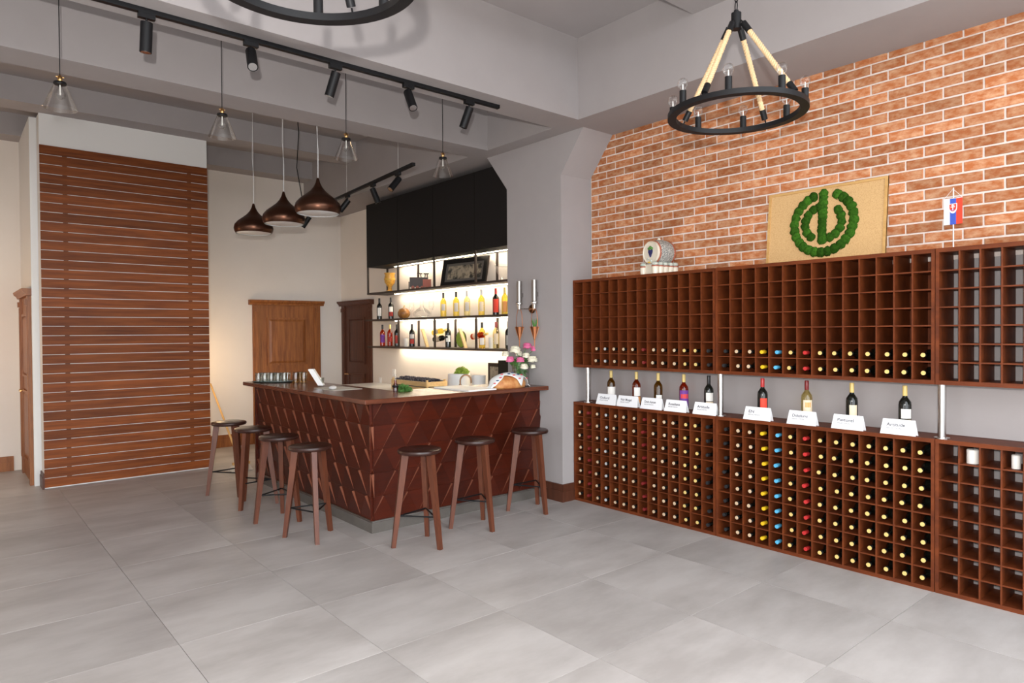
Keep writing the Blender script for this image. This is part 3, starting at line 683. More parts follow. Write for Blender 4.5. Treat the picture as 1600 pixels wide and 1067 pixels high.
for px, z, b, c, lb, lab in sb:
    o = standing(px, 500, SX, z, b, c, lb, lab, GB, h=0.305, r=0.0375); o.rotation_euler[2] = math.atan2(o.location[1], SX)
# gourd, goblet, ornament, picture, holders, cups, decanter
g = onx(631, 490, SX); gd = empty('gourd', (SX, g[1], SB), label='round brown and orange decorated gourd on the middle shelf', cat='ornament')
MB().lathe([(0, 0), (0.05, 0.004), (0.083, 0.045), (0.085, 0.085), (0.06, 0.128), (0.02, 0.148), (0, 0.148)], seg=24).build('gourd_body', 'gourd', gd, 60)
MB().tube([(0,0,0.146), (0.004,0,0.165), (0.016,0.004,0.182)], [0.009, 0.006, 0.005], 8).build('stem', 'gold_paint', gd, 60)
g = onx(609, 440, SX); gb = empty('goblet', (SX, g[1], SA), label='carved yellow ceramic goblet on the top shelf', cat='goblet')
MB().lathe([(0, 0), (0.055, 0), (0.056, 0.018), (0.03, 0.03), (0.026, 0.075), (0.045, 0.10), (0.072, 0.14), (0.078, 0.19), (0.066, 0.245), (0.078, 0.262), (0.078, 0.272), (0.066, 0.272), (0.06, 0.20), (0, 0.16)], seg=24).build('cup', 'ceramic_yellow', gb, 50)
MB().lathe([(0.080, 0.172), (0.083, 0.18), (0.080, 0.188)], seg=24).build('band', 'gold_paint', gb, 50)
g = onx(657, 440, SX); oc = empty('carved_ornament', (SX, g[1], SA), math.atan2(g[1], SX)-PI/2, 'dark carved wooden wagon ornament with two small posts on the top shelf', 'ornament')
MB().box(-0.14, 0.10, -0.05, 0.05, 0.03, 0.155).build('wagon_body', 'dark_carving', oc); MB().box(0.03, 0.14, -0.056, 0.045, 0.03, 0.13).build('red_box', 'red_carving', oc)
for x in (-0.01, 0.075):
    MB().cyl((x-0.018,0,0.155), (x-0.012,0,0.20), 0.006).cyl((x+0.018,0,0.155), (x+0.012,0,0.20), 0.006).box(x-0.035, x+0.035, -0.03, 0.03, 0.20, 0.212).build('little_table', 'dark_carving', oc)
for x in (-0.10, -0.04, 0.02, 0.09): MB().cyl((x,-0.055,0.022), (x,-0.045,0.022), 0.022, seg=16).cyl((x,0.045,0.022), (x,0.055,0.022), 0.022, seg=16).build('wheel', 'red_carving', oc, 40)
MB().cyl((-0.15,0,0.0), (-0.15,0,0.10), 0.006).build('shaft', 'dark_carving', oc)
pc = empty('framed_picture', (SX-0.02, onx(722, 430, SX)[1], SA), label='dark framed picture leaning askew on the top shelf', cat='picture')
def pcm(u, v, d): # u along -y (to the right), v up; sheared like a picture turned and leaning
    return (0.02+d+v*0.18+u*0.10, -u, v)
def pq(n, pts, d0, d1, m): MB().prism(pts, lambda p: pcm(p[0], p[1], d0), lambda p: pcm(p[0], p[1], d1)).build(n, m, pc)
PW, PH = 0.40, 0.335
pq('backing', [(-PW, 0), (PW, 0), (PW, PH), (-PW, PH)], 0.02, 0.006, 'dark_carving')
for q in ([(-PW, 0), (PW, 0), (PW, 0.055), (-PW, 0.055)], [(-PW, PH-0.055), (PW, PH-0.055), (PW, PH), (-PW, PH)], [(-PW, 0.055), (-PW+0.055, 0.055), (-PW+0.055, PH-0.055), (-PW, PH-0.055)], [(PW-0.055, 0.055), (PW, 0.055), (PW, PH-0.055), (PW-0.055, PH-0.055)]):
    pq('frame_strip', q, 0.006, -0.012, 'black_cabinet')
pq('mount', [(-PW+0.055, 0.055), (PW-0.055, 0.055), (PW-0.055, PH-0.055), (-PW+0.055, PH-0.055)], 0.006, 0.003, 'plinth_stone')
pq('print', [(-PW+0.10, 0.085), (PW-0.10, 0.085), (PW-0.10, PH-0.085), (-PW+0.10, PH-0.085)], 0.003, 0.001, 'picture')
def holder(px, body, lab, n=1):
    g = onx(px, 540, SX-0.03); h = empty('bottle_holder', (SX-0.03, g[1], SC), label='slanted pale wooden board %s' % lab, cat='bottle holder')
    MB().prism([(-0.055, 0), (-0.035, 0), (0.085, 0.235), (0.065, 0.235)], lambda p: (0.022, p[0]-0.03, p[1]), lambda p: (-0.022, p[0]-0.03, p[1])).build('slanted_board', 'pale_pine', h)
    return g
def lie(y, z, body, cap, lab):
    r = empty('wine_bottle', (SX-0.03, y, SC+z), label=lab, cat='wine bottle', group=GB)
    bottle_parts(r, body, cap, [(0.05, 0.15, 60, 'label_cream')], 0.29, 0.036); r.rotation_euler = (R(83), 0, 0); r.location = (SX-0.03, y, SC+z); return r
g = holder(663, '', 'holding two bottles, beside the middle post'); lie(g[1]-0.22, 0.185, 'white_wine', 'cap_gold', 'yellow bottle stuck through the left slanted holder'); lie(g[1]-0.24, 0.098, 'wine_dark', 'cap_dark', 'dark bottle stuck through the left slanted holder')
g = holder(722, '', 'holding one amber bottle, on the bottom shelf'); lie(g[1]-0.21, 0.135, 'orange_wine', 'cap_gold', 'amber bottle stuck through the right slanted holder')
g = onx(714, 540, SX); wr_ = empty('wicker_disc', (SX+0.06, g[1], SC), label='round greenish woven disc standing behind the right slanted holder', cat='ornament')
MB().cyl((0.0,0,0.105), (0.012,0,0.105), 0.10, seg=28).build('disc', 'leaf_light', wr_, 40); MB().tube([(0.006, 0.10*math.cos(t), 0.105+0.10*math.sin(t)) for t in np.linspace(0, 2*PI, 28)[:-1]], 0.006, 6, closed=True).build('rim', 'dark_carving', wr_, 50)
for px, z, r, h, lab in ((631.5, SC, 0.036, 0.115, 'white paper cup on the bottom shelf beside the left post'), (765, SC, 0.037, 0.13, 'white ribbed cup between two yellow bottles'), (592.5, SC, 0.015, 0.10, 'small white candle at the left end of the bottom shelf')):
    g = onx(px, 530, SX); o = MB().lathe([(0, 0), (r*0.85, 0), (r, h), (r*0.93, h), (r*0.8, 0.008), (0, 0.008)], seg=20).build('white_cup', 'candle', None, 40, (SX+0.03, g[1], z)); tag(o, lab, 'cup')
g = onx(657, 480, SX); dc = empty('glass_decanter', (SX+0.02, g[1], SB), label='large clear glass wine decanter in the middle of the middle shelf', cat='decanter')
MB().lathe([(0, 0.003), (0.07, 0.003), (0.115, 0.03), (0.12, 0.06), (0.09, 0.10), (0.03, 0.14), (0.022, 0.20), (0.035, 0.26)], seg=28).build('glass_body', 'clear_glass', dc, 60)
MB().sphere((0, 0, 0.275), 0.022, 12, 8).build('stopper', 'clear_glass', dc, 60)
for px in (641, 672):
    g = onx(px, 480, SX); wg = empty('wine_glass', (SX+0.02, g[1], SB), label='clear stemmed wine glass %s of the decanter' % ('left' if px < 650 else 'right'), cat='glass')
    MB().lathe([(0.034, 0.002), (0.005, 0.006), (0.004, 0.09), (0.02, 0.105), (0.036, 0.14), (0.034, 0.19), (0.030, 0.21)], seg=20).build('glass_body', 'clear_glass', wg, 60)
    MB().lathe([(0.0305, 0.209), (0.0315, 0.211), (0.0305, 0.213)], seg=20).build('rim', 'clear_glass', wg, 60)
g = onx(790, 430, SX); gl = empty('glass_ornament', (SX, g[1], SA), label='clear cut-glass bowl at the right end of the top shelf', cat='bowl')
MB().lathe([(0, 0.003), (0.05, 0.003), (0.06, 0.02), (0.10, 0.10), (0.125, 0.17)], seg=14).build('glass_body', 'clear_glass', gl, 10); MB().lathe([(0.125, 0.168), (0.130, 0.172), (0.125, 0.176)], seg=14).build('rim', 'clear_glass', gl, 40)
# wall plates
for px, py, w, h, lab in ((616, 582, 0.085, 0.10, 'square double white switch plate on the lit wall'), (594.5, 595, 0.06, 0.10, 'narrow white socket plate beside the dark door')):
    g = onx(px, py, XB); p = empty('switch_plate', (XB, g[1], g[2]), label=lab, cat='switch')
    MB().box(-0.008, 0, -w/2, w/2, -h/2, h/2).build('plate', 'white_plastic', p); MB().box(-0.011, -0.008, -w/4, w/4, -h/4, h/4).build('rocker', 'white_plastic', p)

# ------------------------------------------------------------------ column ornaments
for px, y, lab, twig in ((814, 5.235, 'left', False), (839, 5.005, 'right', True)):
    t = empty('steel_wall_tube', (PX-0.045, y, 1.93), label='brushed steel tube fixed upright on the grey pier, %s of two' % lab, cat='wall lamp', group='steel tubes on the pier')
    MB().cyl((0,0,0), (0,0,0.245), 0.027, seg=24).build('tube', 'brushed_steel', t, 40)
    MB().lathe([(0.028, 0.0), (0.036, 0.008), (0.036, 0.022), (0.028, 0.03)], seg=20).build('collar', 'steel', t, 40)
    MB().cyl((0,0,-0.045), (0,0,0), 0.018, 0.024, seg=16).build('neck', 'steel', t, 40)
    MB().box(0.02, 0.045, -0.012, 0.012, 0.08, 0.12).build('bracket', 'brushed_steel', t)
    c = empty('copper_cone', (PX-0.045, y, 1.57), label='copper wire cone vase hanging from the %s steel tube' % lab, cat='cone vase', group='copper cones on the pier')
    MB().lathe([(0.003, -0.07), (0.006, 0.0), (0.047, 0.135), (0.045, 0.135), (0.004, 0.004)], seg=14).build('cone', 'copper', c, 25)
    for k in range(7):
        a = 2*PI*k/7; MB().tube([(0.006*math.cos(a), 0.006*math.sin(a), 0), (0.048*math.cos(a), 0.048*math.sin(a), 0.135)], 0.0018, 5).build('cone_wire', 'bronze_tap', c)
    MB().tube([(0, 0.046*math.cos(t2), 0.135+0.19*math.sin(t2)**0.7) for t2 in np.linspace(0.001, PI-0.001, 17)], 0.003, 6).build('hanging_loop', 'copper', c, 60)
    if twig:
        tw = MB(); rt = random.Random(5)
        for k in range(12):
            a = rt.uniform(0, 6.28); tw.tube([(0, 0, 0.12), (0.02*math.cos(a), 0.02*math.sin(a), 0.165), (0.03*math.cos(a), 0.03*math.sin(a), 0.19+rt.uniform(0, .03))], [0.006, 0.005, 0.001], 5)
        o = tw.build('green_sprig', 'leaf', None, 60, (PX-0.045, y, 1.57)); tag(o, 'small green sprig stuck in the right copper cone', 'plant')
wd = empty('steel_disc', (PX-0.02, 5.06, 1.885), label='round metal disc with a rod between the two steel tubes', cat='ornament')
MB().lathe([(0, -0.03), (0.03, -0.028), (0.045, -0.012), (0.045, 0.0), (0, 0.01)], axis='x', seg=20).build('disc', 'bronze_tap', wd, 50); MB().tube([(-0.02, 0.0, 0.0), (-0.03, 0.17, 0.005)], 0.004, 6).build('rod', 'steel', wd)

# ------------------------------------------------------------------ things on the bar
def at(px, py, z=CT): return onz(px, py, z)
# tray with glasses
tu, tv = Vector((0.763, -0.647, 0)), Vector((0.647, 0.763, 0)); tc_ = Vector((2.775, 7.34, CT))
tr = empty('tray', tc_, math.atan2(tu.y, tu.x), 'dark oval tray with glasses at the far end of the bar', 'tray')
MB().lathe([(0, 0), (0.9, 0), (1.0, 0.012), (1.0, 0.016), (0.9, 0.006), (0, 0.005)], seg=36).build('tray_base', 'tray', tr, 30)
tr.children[0].scale = (0.225, 0.10, 1)
gm_ = MB().lathe([(0, 0.003), (0.028, 0.003), (0.034, 0.10), (0.0335, 0.101), (0.0325, 0.099), (0.026, 0.012), (0, 0.012)], seg=18).mesh('tumbler', 'water_glass', 50)
gy_ = MB().lathe([(0, 0.003), (0.030, 0.003), (0.038, 0.11), (0.0375, 0.111), (0.036, 0.109), (0.028, 0.012), (0, 0.012)], seg=18).mesh('tumbler', 'yellow_glass', 50)
for i in range(5):
    for j in range(2):
        o = link('tumbler', gm_, None, tc_+tu*(-0.145+0.071*i+0.01*j)+tv*(-0.036+0.072*j)+Vector((0, 0, 0.006))); tag(o, 'clear drinking glass on the dark tray, %s row, %s from the left' % (('near', 'far')[j], ORD[i]), 'glass', 'clear glasses on the tray')
for k, (du, dv_) in enumerate(((0.265, -0.04), (0.285, 0.05), (0.345, -0.01))):
    o = link('tumbler', gy_, None, tc_+tu*du+tv*dv_); tag(o, 'yellow tinted glass right of the tray, %s' % ('beside the clear glasses', 'behind the other two', 'farthest right')[k], 'glass', 'yellow glasses beside the tray')
# napkins in a glass
p = at(501, 604); nh = MB().lathe([(0, 0.003), (0.030, 0.003), (0.036, 0.09), (0.034, 0.089), (0.028, 0.01), (0, 0.01)], seg=18).build('napkin_glass', 'water_glass', None, 50, (p[0], p[1], CT)); tag(nh, 'short glass holding folded white napkins on the bar', 'glass')
for k in range(4):
    nk = MB().box(-0.006, 0.006, -0.03, 0.03, 0, 0.19).build('napkin', 'paper', None, None, (p[0]-0.012+0.010*k, p[1]-0.01*k, CT+0.015), (R(28)*0+0.0, R(-32), R(-40))); tag(nk, 'white folded napkin leaning in the short glass, %s from the left' % ORD[k], 'napkin', 'napkins in the glass')
p1 = at(525, 607.5); pm = MB().box(-0.15, 0.15, -0.21, 0.21, 0, 0.003).build('place_mat', 'placemat', None, None, (p1[0]+0.03, p1[1]+0.02, CT)); tag(pm, 'pale rectangular place mat on the left wing of the bar', 'place mat')
p2 = at(520, 609); nb_ = MB().sphere((0,0,0.018), 0.018, 10, 6, sc=(2.0, 4.6, 1)).build('rolled_napkin', 'paper', None, 70, (p2[0], p2[1], CT+0.003), (0, 0, R(-35))); tag(nb_, 'rolled white napkin on the place mat', 'napkin')
# bottle of oil, herb, crate with grapes
p = at(618, 613); ob = empty('oil_bottle', (p[0], p[1], CT), label='small clear oil bottle with amber contents beside the parsley', cat='bottle')
MB().lathe([(0, 0.002), (0.024, 0.002), (0.026, 0.06), (0.014, 0.085), (0.011, 0.16), (0.013, 0.163)], seg=16).build('glass_body', 'clear_glass', ob, 50)
MB().lathe([(0, 0.004), (0.022, 0.004), (0.0235, 0.058), (0.011, 0.083), (0.009, 0.11), (0, 0.11)], seg=16).build('oil', 'orange_wine', ob, 50)
MB().lathe([(0.027, 0.045), (0.03, 0.05), (0.03, 0.06), (0.027, 0.063)], seg=16).build('collar', 'black_metal', ob, 40)
def leafball(name, c, r, n, mt, sz, flat=0.75, seed=1):
    rr = random.Random(seed); b = MB()
    for i in range(n):
        u = Vector((rr.gauss(0,1), rr.gauss(0,1), abs(rr.gauss(0,1))*0.9-0.1)).normalized()*r*rr.uniform(.55, 1.0); u.z = max(u.z*flat, 0.004)
        a = Vector((rr.gauss(0,1), rr.gauss(0,1), rr.gauss(0,1))).normalized(); q = a.orthogonal().normalized()
        s = sz*rr.uniform(.6, 1.3); P0 = u; b.add([P0-a*s, P0+q*s*0.6, P0+a*s, P0-q*s*0.6+a.cross(q)*s*0.3], [(0,1,2,3)])
    return b.build(name, mt, None, None, c)
p = at(631, 611); tag(leafball('parsley', (p[0], p[1]+0.02, CT), 0.085, 420, 'leaf', 0.014), 'bunch of green curly parsley lying on the bar corner', 'herb')
cp = onx(654, 607, 4.70)
cr = empty('fruit_crate', (4.70, cp[1], 0.91), 0, 'pale wooden slatted crate filled with dark grapes on the back counter', 'crate')
CL, CWd, CHt = 0.42, 0.15, 0.20
for z in (0.005, 0.075):
    for s in (-1, 1): MB().box(s*CWd-0.006, s*CWd+0.006, -CL, CL, z, z+0.058).build('side_slat', 'pale_pine', cr)
    for s in (-1, 1): MB().box(-CWd, CWd, s*CL-0.006, s*CL+0.006, z, z+0.058).build('end_slat', 'pale_pine', cr)
for sx in (-1, 1):
    for sy in (-1, 1): MB().box(sx*(CWd-0.018)-0.012, sx*(CWd-0.018)+0.012, sy*(CL-0.018)-0.012, sy*(CL-0.018)+0.012, 0, 0.155).build('corner_post', 'pale_pine', cr)
MB().box(-CWd, CWd, -CL, CL, 0.0, 0.01).build('base_board', 'pale_pine', cr)
gp = MB(); rg = random.Random(8); uv = MB().sphere((0,0,0), 0.013, 7, 5)
for i in range(420):
    x, y = rg.uniform(-0.125, 0.125), rg.uniform(-0.39, 0.39); z = 0.115+0.02*rg.random()+0.03*(1-(x/0.13)**2)
    gp.add([(a+x, b+y, c+z) for a, b, c in uv.v], uv.f)
gp.box(-0.13, 0.13, -0.40, 0.40, 0.02, 0.115)
o = gp.build('grapes', 'grape', None, 70, (4.70, cp[1], 0.91)); tag(o, 'heap of dark blue grapes filling the wooden crate', 'grapes', kind='stuff')
# white canister, kale, cups, faucet, sink board
p = at(716, 607); sk = MB().box(-0.16, 0.16, -0.28, 0.28, 0, 0.012).build('white_board', 'white_plastic', None, None, (3.775, 5.15, CT)); tag(sk, 'white rectangular board lying on the bar behind its front edge', 'board')
o = MB().lathe([(0, 0), (0.125, 0), (0.128, 0.006), (0.128, 0.257), (0.12, 0.265), (0, 0.265)], seg=36).build('white_canister', 'white_plastic', None, 40, (4.62, onx(717, 600, 4.62)[1], 0.91)); tag(o, 'large round white canister on the back counter', 'canister')
o = MB().lathe([(0, 0), (0.075, 0), (0.08, 0.255), (0.074, 0.255), (0.07, 0.01), (0, 0.01)], seg=24).build('white_jug', 'white_plastic', None, 40, (4.66, onx(748, 600, 4.66)[1], 0.91)); tag(o, 'smaller white round tub right of the canister', 'tub')
k = leafball('green_cabbage', (4.62, onx(722, 590, 4.62)[1], 1.175), 0.085, 240, 'leaf_light', 0.022, 0.9, 4); tag(k, 'light green leafy cabbage on top of the white canister', 'vegetable')
fp_ = at(725, 602)
fa = empty('faucet', (fp_[0]-0.05, 5.40, CT), math.atan2(fp_[1], fp_[0])-PI/2, 'bronze arched faucet behind the front edge of the bar', 'faucet')
MB().tube([(-0.055, 0, 0.0), (-0.055, 0, 0.03)] + [(-0.055*math.cos(t), 0, 0.05+0.06*math.sin(t)) for t in np.linspace(0, PI, 14)] + [(0.055, 0, 0.03)], 0.008, 10).build('spout', 'bronze_tap', fa, 60)
MB().cyl((-0.055,0,0), (-0.055,0,0.02), 0.014).build('base', 'bronze_tap', fa, 40)
pf = onx(779, 580, 4.75); pz = empty('counter_picture', (4.75, pf[1], 0.91), label='small dark framed picture standing on the back counter behind the bread', cat='picture')
MB().box(0, 0.02, -0.19, 0.19, 0, 0.395).build('frame', 'dark_carving', pz); MB().box(-0.003, 0, -0.15, 0.15, 0.04, 0.355).build('print', 'picture', pz)
o = MB().box(-0.09, 0.09, -0.10, 0.10, 0, 0.43).box(-0.094, -0.09, -0.08, 0.08, 0.2, 0.39).build('coffee_machine', 'black_metal', None, None, (4.82, onx(797, 580, 4.82)[1], 0.91)); tag(o, 'black box-shaped machine at the right end of the back counter', 'machine')
# bread under an embroidered cloth
br_c = (4.15, 4.945, CT)
BA, BB, BCc = 0.20, 0.095, 0.105
b = MB().sphere((0,0,0), 1, 32, 16); b.v = [(x*BA, y*BB+0.004*math.sin(16*x+5*z), (max(z, -0.35)+0.35)*BCc*0.9+0.006*math.sin(14*x)*max(z, 0)) for x, y, z in b.v]
o = b.build('bread_loaf', 'bread', None, 80, br_c); tag(o, 'large glossy braided bread loaf on the bar under a cloth', 'bread')
cl_ = empty('embroidered_cloth', br_c, label='white cloth with red and blue flower embroidery draped over the bread loaf', cat='cloth')
HEM = [(-1.15, 1.02), (-0.95, 0.92), (-0.45, 0.30), (-0.1, 0.50), (0.28, 1.02), (0.62, 0.45), (0.9, 0.85), (1.15, 1.0)]
def hem(u):
    for (a0, b0), (a1, b1) in zip(HEM, HEM[1:]):
        if a0 <= u <= a1: return b0+(b1-b0)*(u-a0)/(a1-a0)
    return 1.0
def drape(u, ph, off=0.0):
    sc = math.sqrt(max(1-min(abs(u), 0.985)**2, 0.03)); th = ph*PI/2
    ex = 1.10 if ph >= 0 else 1.10+0.35*max(0, -ph-0.5)
    x = u*BA*1.08; y = -(BB*ex*sc+0.012)*math.sin(min(max(th, -PI/2), PI/2)); zt = (1.0*sc*math.cos(min(max(th, -PI/2), PI/2))*1.06+0.35)*BCc*0.9 + 0.012
    if abs(u) > 0.9: zt *= max(0.12, 1-(abs(u)-0.9)*3.4)
    z = max(zt*(1-0.55*max(0, abs(ph)-0.75)/0.25), 0.006) + 0.004*math.sin(21*x+3)*math.sin(5*ph+1) + off
    return (x, y, z)
nu, nv = 41, 21; vs = []; fs = []
for i in range(nu):
    u = -1.15+2.3*i/(nu-1)
    for j in range(nv): vs.append(drape(u, -1.0+(hem(u)+1.0)*j/(nv-1)))
for i in range(nu-1):
    for j in range(nv-1): fs.append((i*nv+j, (i+1)*nv+j, (i+1)*nv+j+1, i*nv+j+1)[::-1])
cm = MB().add(vs, fs).build('cloth_sheet', 'cloth', cl_, 80); so = cm.modifiers.new('s', 'SOLIDIFY'); so.thickness = 0.004; so.offset = 0
for k, (u, ph) in enumerate(((-0.85, 0.62), (-0.68, 0.42), (-0.5, 0.16), (-0.2, 0.30), (0.0, 0.45), (0.22, 0.72), (0.3, 0.35), (0.55, 0.28), (-0.95, 0.75), (0.1, 0.15), (0.8, 0.55))):
    MB().sphere(drape(u, ph, 0.004), 0.012, 8, 5, sc=(1.6, 1, .5)).build('flower_stitch', 'embroidery_red' if k % 3 else 'embroidery_blue', cl_, 70)
# vase and flowers
vx, vy = 4.475, 5.145
va = empty('glass_vase', (vx, vy, CT), label='tall clear glass vase filled with green stems at the right end of the bar', cat='vase')
MB().lathe([(0, 0.004), (0.084, 0.004), (0.088, 0.012), (0.088, 0.24), (0.086, 0.24), (0.084, 0.02), (0, 0.016)], seg=32).build('glass_body', 'clear_glass', va, 50)
sm = MB(); rs = random.Random(9)
for k in range(26):
    a = rs.uniform(0, 6.28); r0 = rs.uniform(0, .07); b_ = a+rs.uniform(-1, 1)
    sm.tube([(r0*math.cos(b_+2), r0*math.sin(b_+2), 0.02), (0.06*math.cos(a), 0.06*math.sin(a), 0.24)], 0.0035, 5)
for k in range(260):
    a = rs.uniform(0, 6.28); r0 = 0.078*math.sqrt(rs.random()); z = rs.uniform(0.03, 0.26); d = Vector((rs.gauss(0,1), rs.gauss(0,1), rs.gauss(0,1))).normalized(); q = d.orthogonal()
    P0 = Vector((r0*math.cos(a), r0*math.sin(a), z)); s = 0.018; sm.add([P0-d*s, P0+q*s*0.5, P0+d*s, P0-q*s*0.5], [(0,1,2,3)])
o = sm.build('flower_stems', 'leaf', va)
def bloom(c, r, mt, lab, grp, seed):
    rr = random.Random(seed); t = empty('flower', c, rr.uniform(0, 6), lab, 'flower', grp)
    b = MB(); b.sphere((0,0,0), r*0.55, 10, 7)
    for ring, (k, el, sz) in enumerate(((5, 62, .62), (7, 35, .8), (9, 8, .95))):
        for i in range(k):
            a = 2*PI*(i+0.5*ring)/k+rr.uniform(-.15, .15); e = R(el+rr.uniform(-8, 8))
            n_ = Vector((math.cos(a)*math.cos(e), math.sin(a)*math.cos(e), math.sin(e))); tn = Vector((-math.sin(a), math.cos(a), 0)); up = n_.cross(tn)
            cc = n_*r*0.62; w_ = r*0.52*sz; g5 = []
            for u in (-1, 0, 1):
                for v in (-1, 0, 1): g5.append(cc + tn*(u*w_*(1-0.25*(v > 0))) - up*(v*w_*1.0) + n_*(r*0.18*(1-u*u*0.9)*(1 if v > -1 else .2) + (r*0.14 if v > 0 else 0)))
            b.add(g5, [(0,1,4,3), (1,2,5,4), (3,4,7,6), (4,5,8,7)])
    b.build('bloom', mt, t, 60)
    vb = Vector((vx, vy, CT+0.22))-Vector(c); q = Matrix.Rotation(-t.rotation_euler[2], 3, 'Z') @ vb
    MB().tube([(0,0,0), (q.x*0.5, q.y*0.5, q.z*0.4), (q.x*0.8, q.y*0.8, q.z)], 0.003, 5).build('stem', 'leaf', t)
FL = [(805, 547, 'w', .058, 0.0), (797, 562, 'p', .046, -.06), (813, 563, 'p', .045, -.07), (822, 556, 'w', .042, -.03), (832, 562, 'w', .052, -.07), (819, 573, 'w', .044, -.09), (824, 541, 'p', .05, .05), (836, 545, 'p', .048, .04), (842, 556, 'p', .042, 0.05), (790, 553, 'w', .040, .03), (811, 553, 'w', .04, .08), (833, 573, 'w', .03, -.06)]
FN = ['large, at the upper left', 'low at the left', 'low in the middle', 'small, in the centre', 'large, at the lower right', 'lowest in front', 'highest, right of centre', 'high at the right', 'farthest right', 'farthest left', 'half hidden behind the centre', 'smallest, low at the right']
for k, (px, py, c, r, dd) in enumerate(FL):
    d = ray(px, py); d = d/np.hypot(d[0], d[1]); q = _C + d*(math.hypot(vx, vy)+dd)
    bloom(q, r, 'white_petal' if c == 'w' else 'pink_petal', ('white rose bloom in the vase, ' if c == 'w' else 'pink peony bloom in the vase, ')+FN[k], 'white blooms in the vase' if c == 'w' else 'pink blooms in the vase', k)
k = leafball('bouquet_greenery', (vx-0.01, vy, CT+0.20), 0.095, 260, 'leaf', 0.018, 0.8, 11); tag(k, 'green leaves spreading between the blooms above the glass vase', 'foliage')

# ------------------------------------------------------------------ pendants, chandeliers, spots
def glass_pendant(x, lab):
    y = 5.06; t = empty('glass_pendant_lamp', (x, y, 3.07), label=lab, cat='pendant lamp', group='clear glass cone pendants')
    MB().lathe([(0.092, 0.0), (0.094, 0.001), (0.036, 0.148), (0.030, 0.156), (0.028, 0.156)], seg=36).build('glass_shade', 'pendant_glass', t, 50)
    MB().lathe([(0.092, -0.0015), (0.0945, 0.0), (0.092, 0.0025)], seg=36).build('shade_rim', 'clear_glass', t, 50)
    MB().lathe([(0.0, 0.168), (0.034, 0.166), (0.037, 0.156), (0.034, 0.150), (0, 0.150)], seg=20).build('shade_cap', 'black_metal', t, 40)
    MB().lathe([(0.012, 0.166), (0.014, 0.170), (0.014, 0.195), (0.010, 0.203), (0.005, 0.21)], seg=16).cyl((-0.022,0,0.198), (0.022,0,0.198), 0.004, seg=8).build('brass_socket', 'brass', t, 40)
    bl_ = MB().lathe([(0.010, 0.148), (0.012, 0.138), (0.026, 0.112), (0.031, 0.092), (0.026, 0.070), (0.012, 0.060), (0, 0.058)], seg=18); bl_.build('bulb', 'clear_glass', t, 60)
    MB().cyl((0,0,0.085), (0,0,0.148), 0.004, seg=8).build('filament', 'candle', t)
    MB().cyl((0,0,0.20), (0,0,ZC-3.07), 0.0028, seg=6).build('cord', 'black_metal', t)
    MB().cyl((0,0,ZC-3.07-0.02), (0,0,ZC-3.07), 0.05, seg=20).build('ceiling_rose', 'black_metal', t, 40)
for x, l in ((0.592, 'clear glass cone pendant lamp above the slatted wall, leftmost of four'), (1.568, 'clear glass cone pendant lamp, second from left of four'), (2.537, 'clear glass cone pendant lamp, third from left of four'), (3.485, 'clear glass cone pendant lamp nearest the grey pier')): glass_pendant(x, l)
def bell(y, z, lab):
    t = empty('bell_pendant_lamp', (2.72, y, z), label=lab, cat='pendant lamp', group='dark bronze bell pendants')
    pr = [(0.192, 0), (0.205, 0.020), (0.213, 0.055), (0.203, 0.095), (0.170, 0.135), (0.122, 0.172), (0.075, 0.210), (0.042, 0.250), (0.022, 0.290), (0.013, 0.325), (0.010, 0.335), (0, 0.336)]
    MB().lathe(pr, seg=40).build('bell_shade', 'bronze', t, 60)
    pi_ = [(0.190, 0.001), (0.200, 0.022), (0.208, 0.055), (0.198, 0.093), (0.165, 0.130), (0.115, 0.165), (0.06, 0.19), (0, 0.195)]
    s = MB().lathe(pi_, seg=40); s.f = [f[::-1] for f in s.f]; s.build('inner_lining', 'white_enamel', t, 60)
    MB().lathe([(0, 0.004), (0.17, 0.004), (0.185, 0.010), (0.188, 0.016)], seg=40).build('diffuser', 'white_enamel', t, 60)
    MB().cyl((0,0,0.33), (0,0,ZC-z), 0.0018, seg=6).tube([(0.004, 0, 0.33), (0.012, 0.01, 0.6), (-0.008, 0.0, 0.85), (0.006, 0.004, ZC-z)], 0.0022, 6).build('suspension_wire', 'wire_white', t)
    MB().cyl((0,0,ZC-z-0.025), (0,0,ZC-z), 0.05, seg=20).build('ceiling_rose', 'white_enamel', t, 40)
for px, py, l in ((396.5, 357, 'dark bronze bell-shaped pendant lamp, farthest and lowest of three'), (443.5, 342, 'dark bronze bell-shaped pendant lamp, middle of three'), (497, 325, 'dark bronze bell-shaped pendant lamp, nearest and largest of three')):
    g = onx(px, py, 2.72); bell(g[1], g[2]-0.055, l)
# a loose black cable from the ceiling
g = onx(463, 208, 3.1); cbl = MB().tube([(3.1, g[1], ZC), (3.1, g[1], ZC-0.02), (3.12, g[1]-0.02, ZC-0.35), (3.10, g[1], ZC-0.75), (3.16, g[1]-0.06, ZC-1.25)], 0.005, 6).build('hanging_cable', 'black_metal', None, 60); tag(cbl, 'loose black cable hanging from the ceiling behind the bell lamps', 'cable')
def spot(loc, d, lab, grp, rail_rot=0.0):
    t = empty('track_spotlight', loc, rail_rot, lab, 'spotlight', grp)
    d = Matrix.Rotation(-rail_rot, 3, 'Z') @ Vector(d).normalized()
    MB().box(-0.045, 0.045, -0.016, 0.016, -0.030, 0).build('adapter', 'black_metal', t)
    MB().cyl((0,0,-0.03), (0,0,-0.07), 0.006, seg=10).build('stem', 'black_metal', t)
    c = Vector((0, 0, -0.072)); a = c - d*0.02; e = c + d*0.150
    MB().cyl(a, e, 0.033, seg=24).build('can', 'black_metal', t, 40)
    MB().cyl(e-d*0.004, e+d*0.0008, 0.027, seg=20).build('lens', 'lens', t, 40)
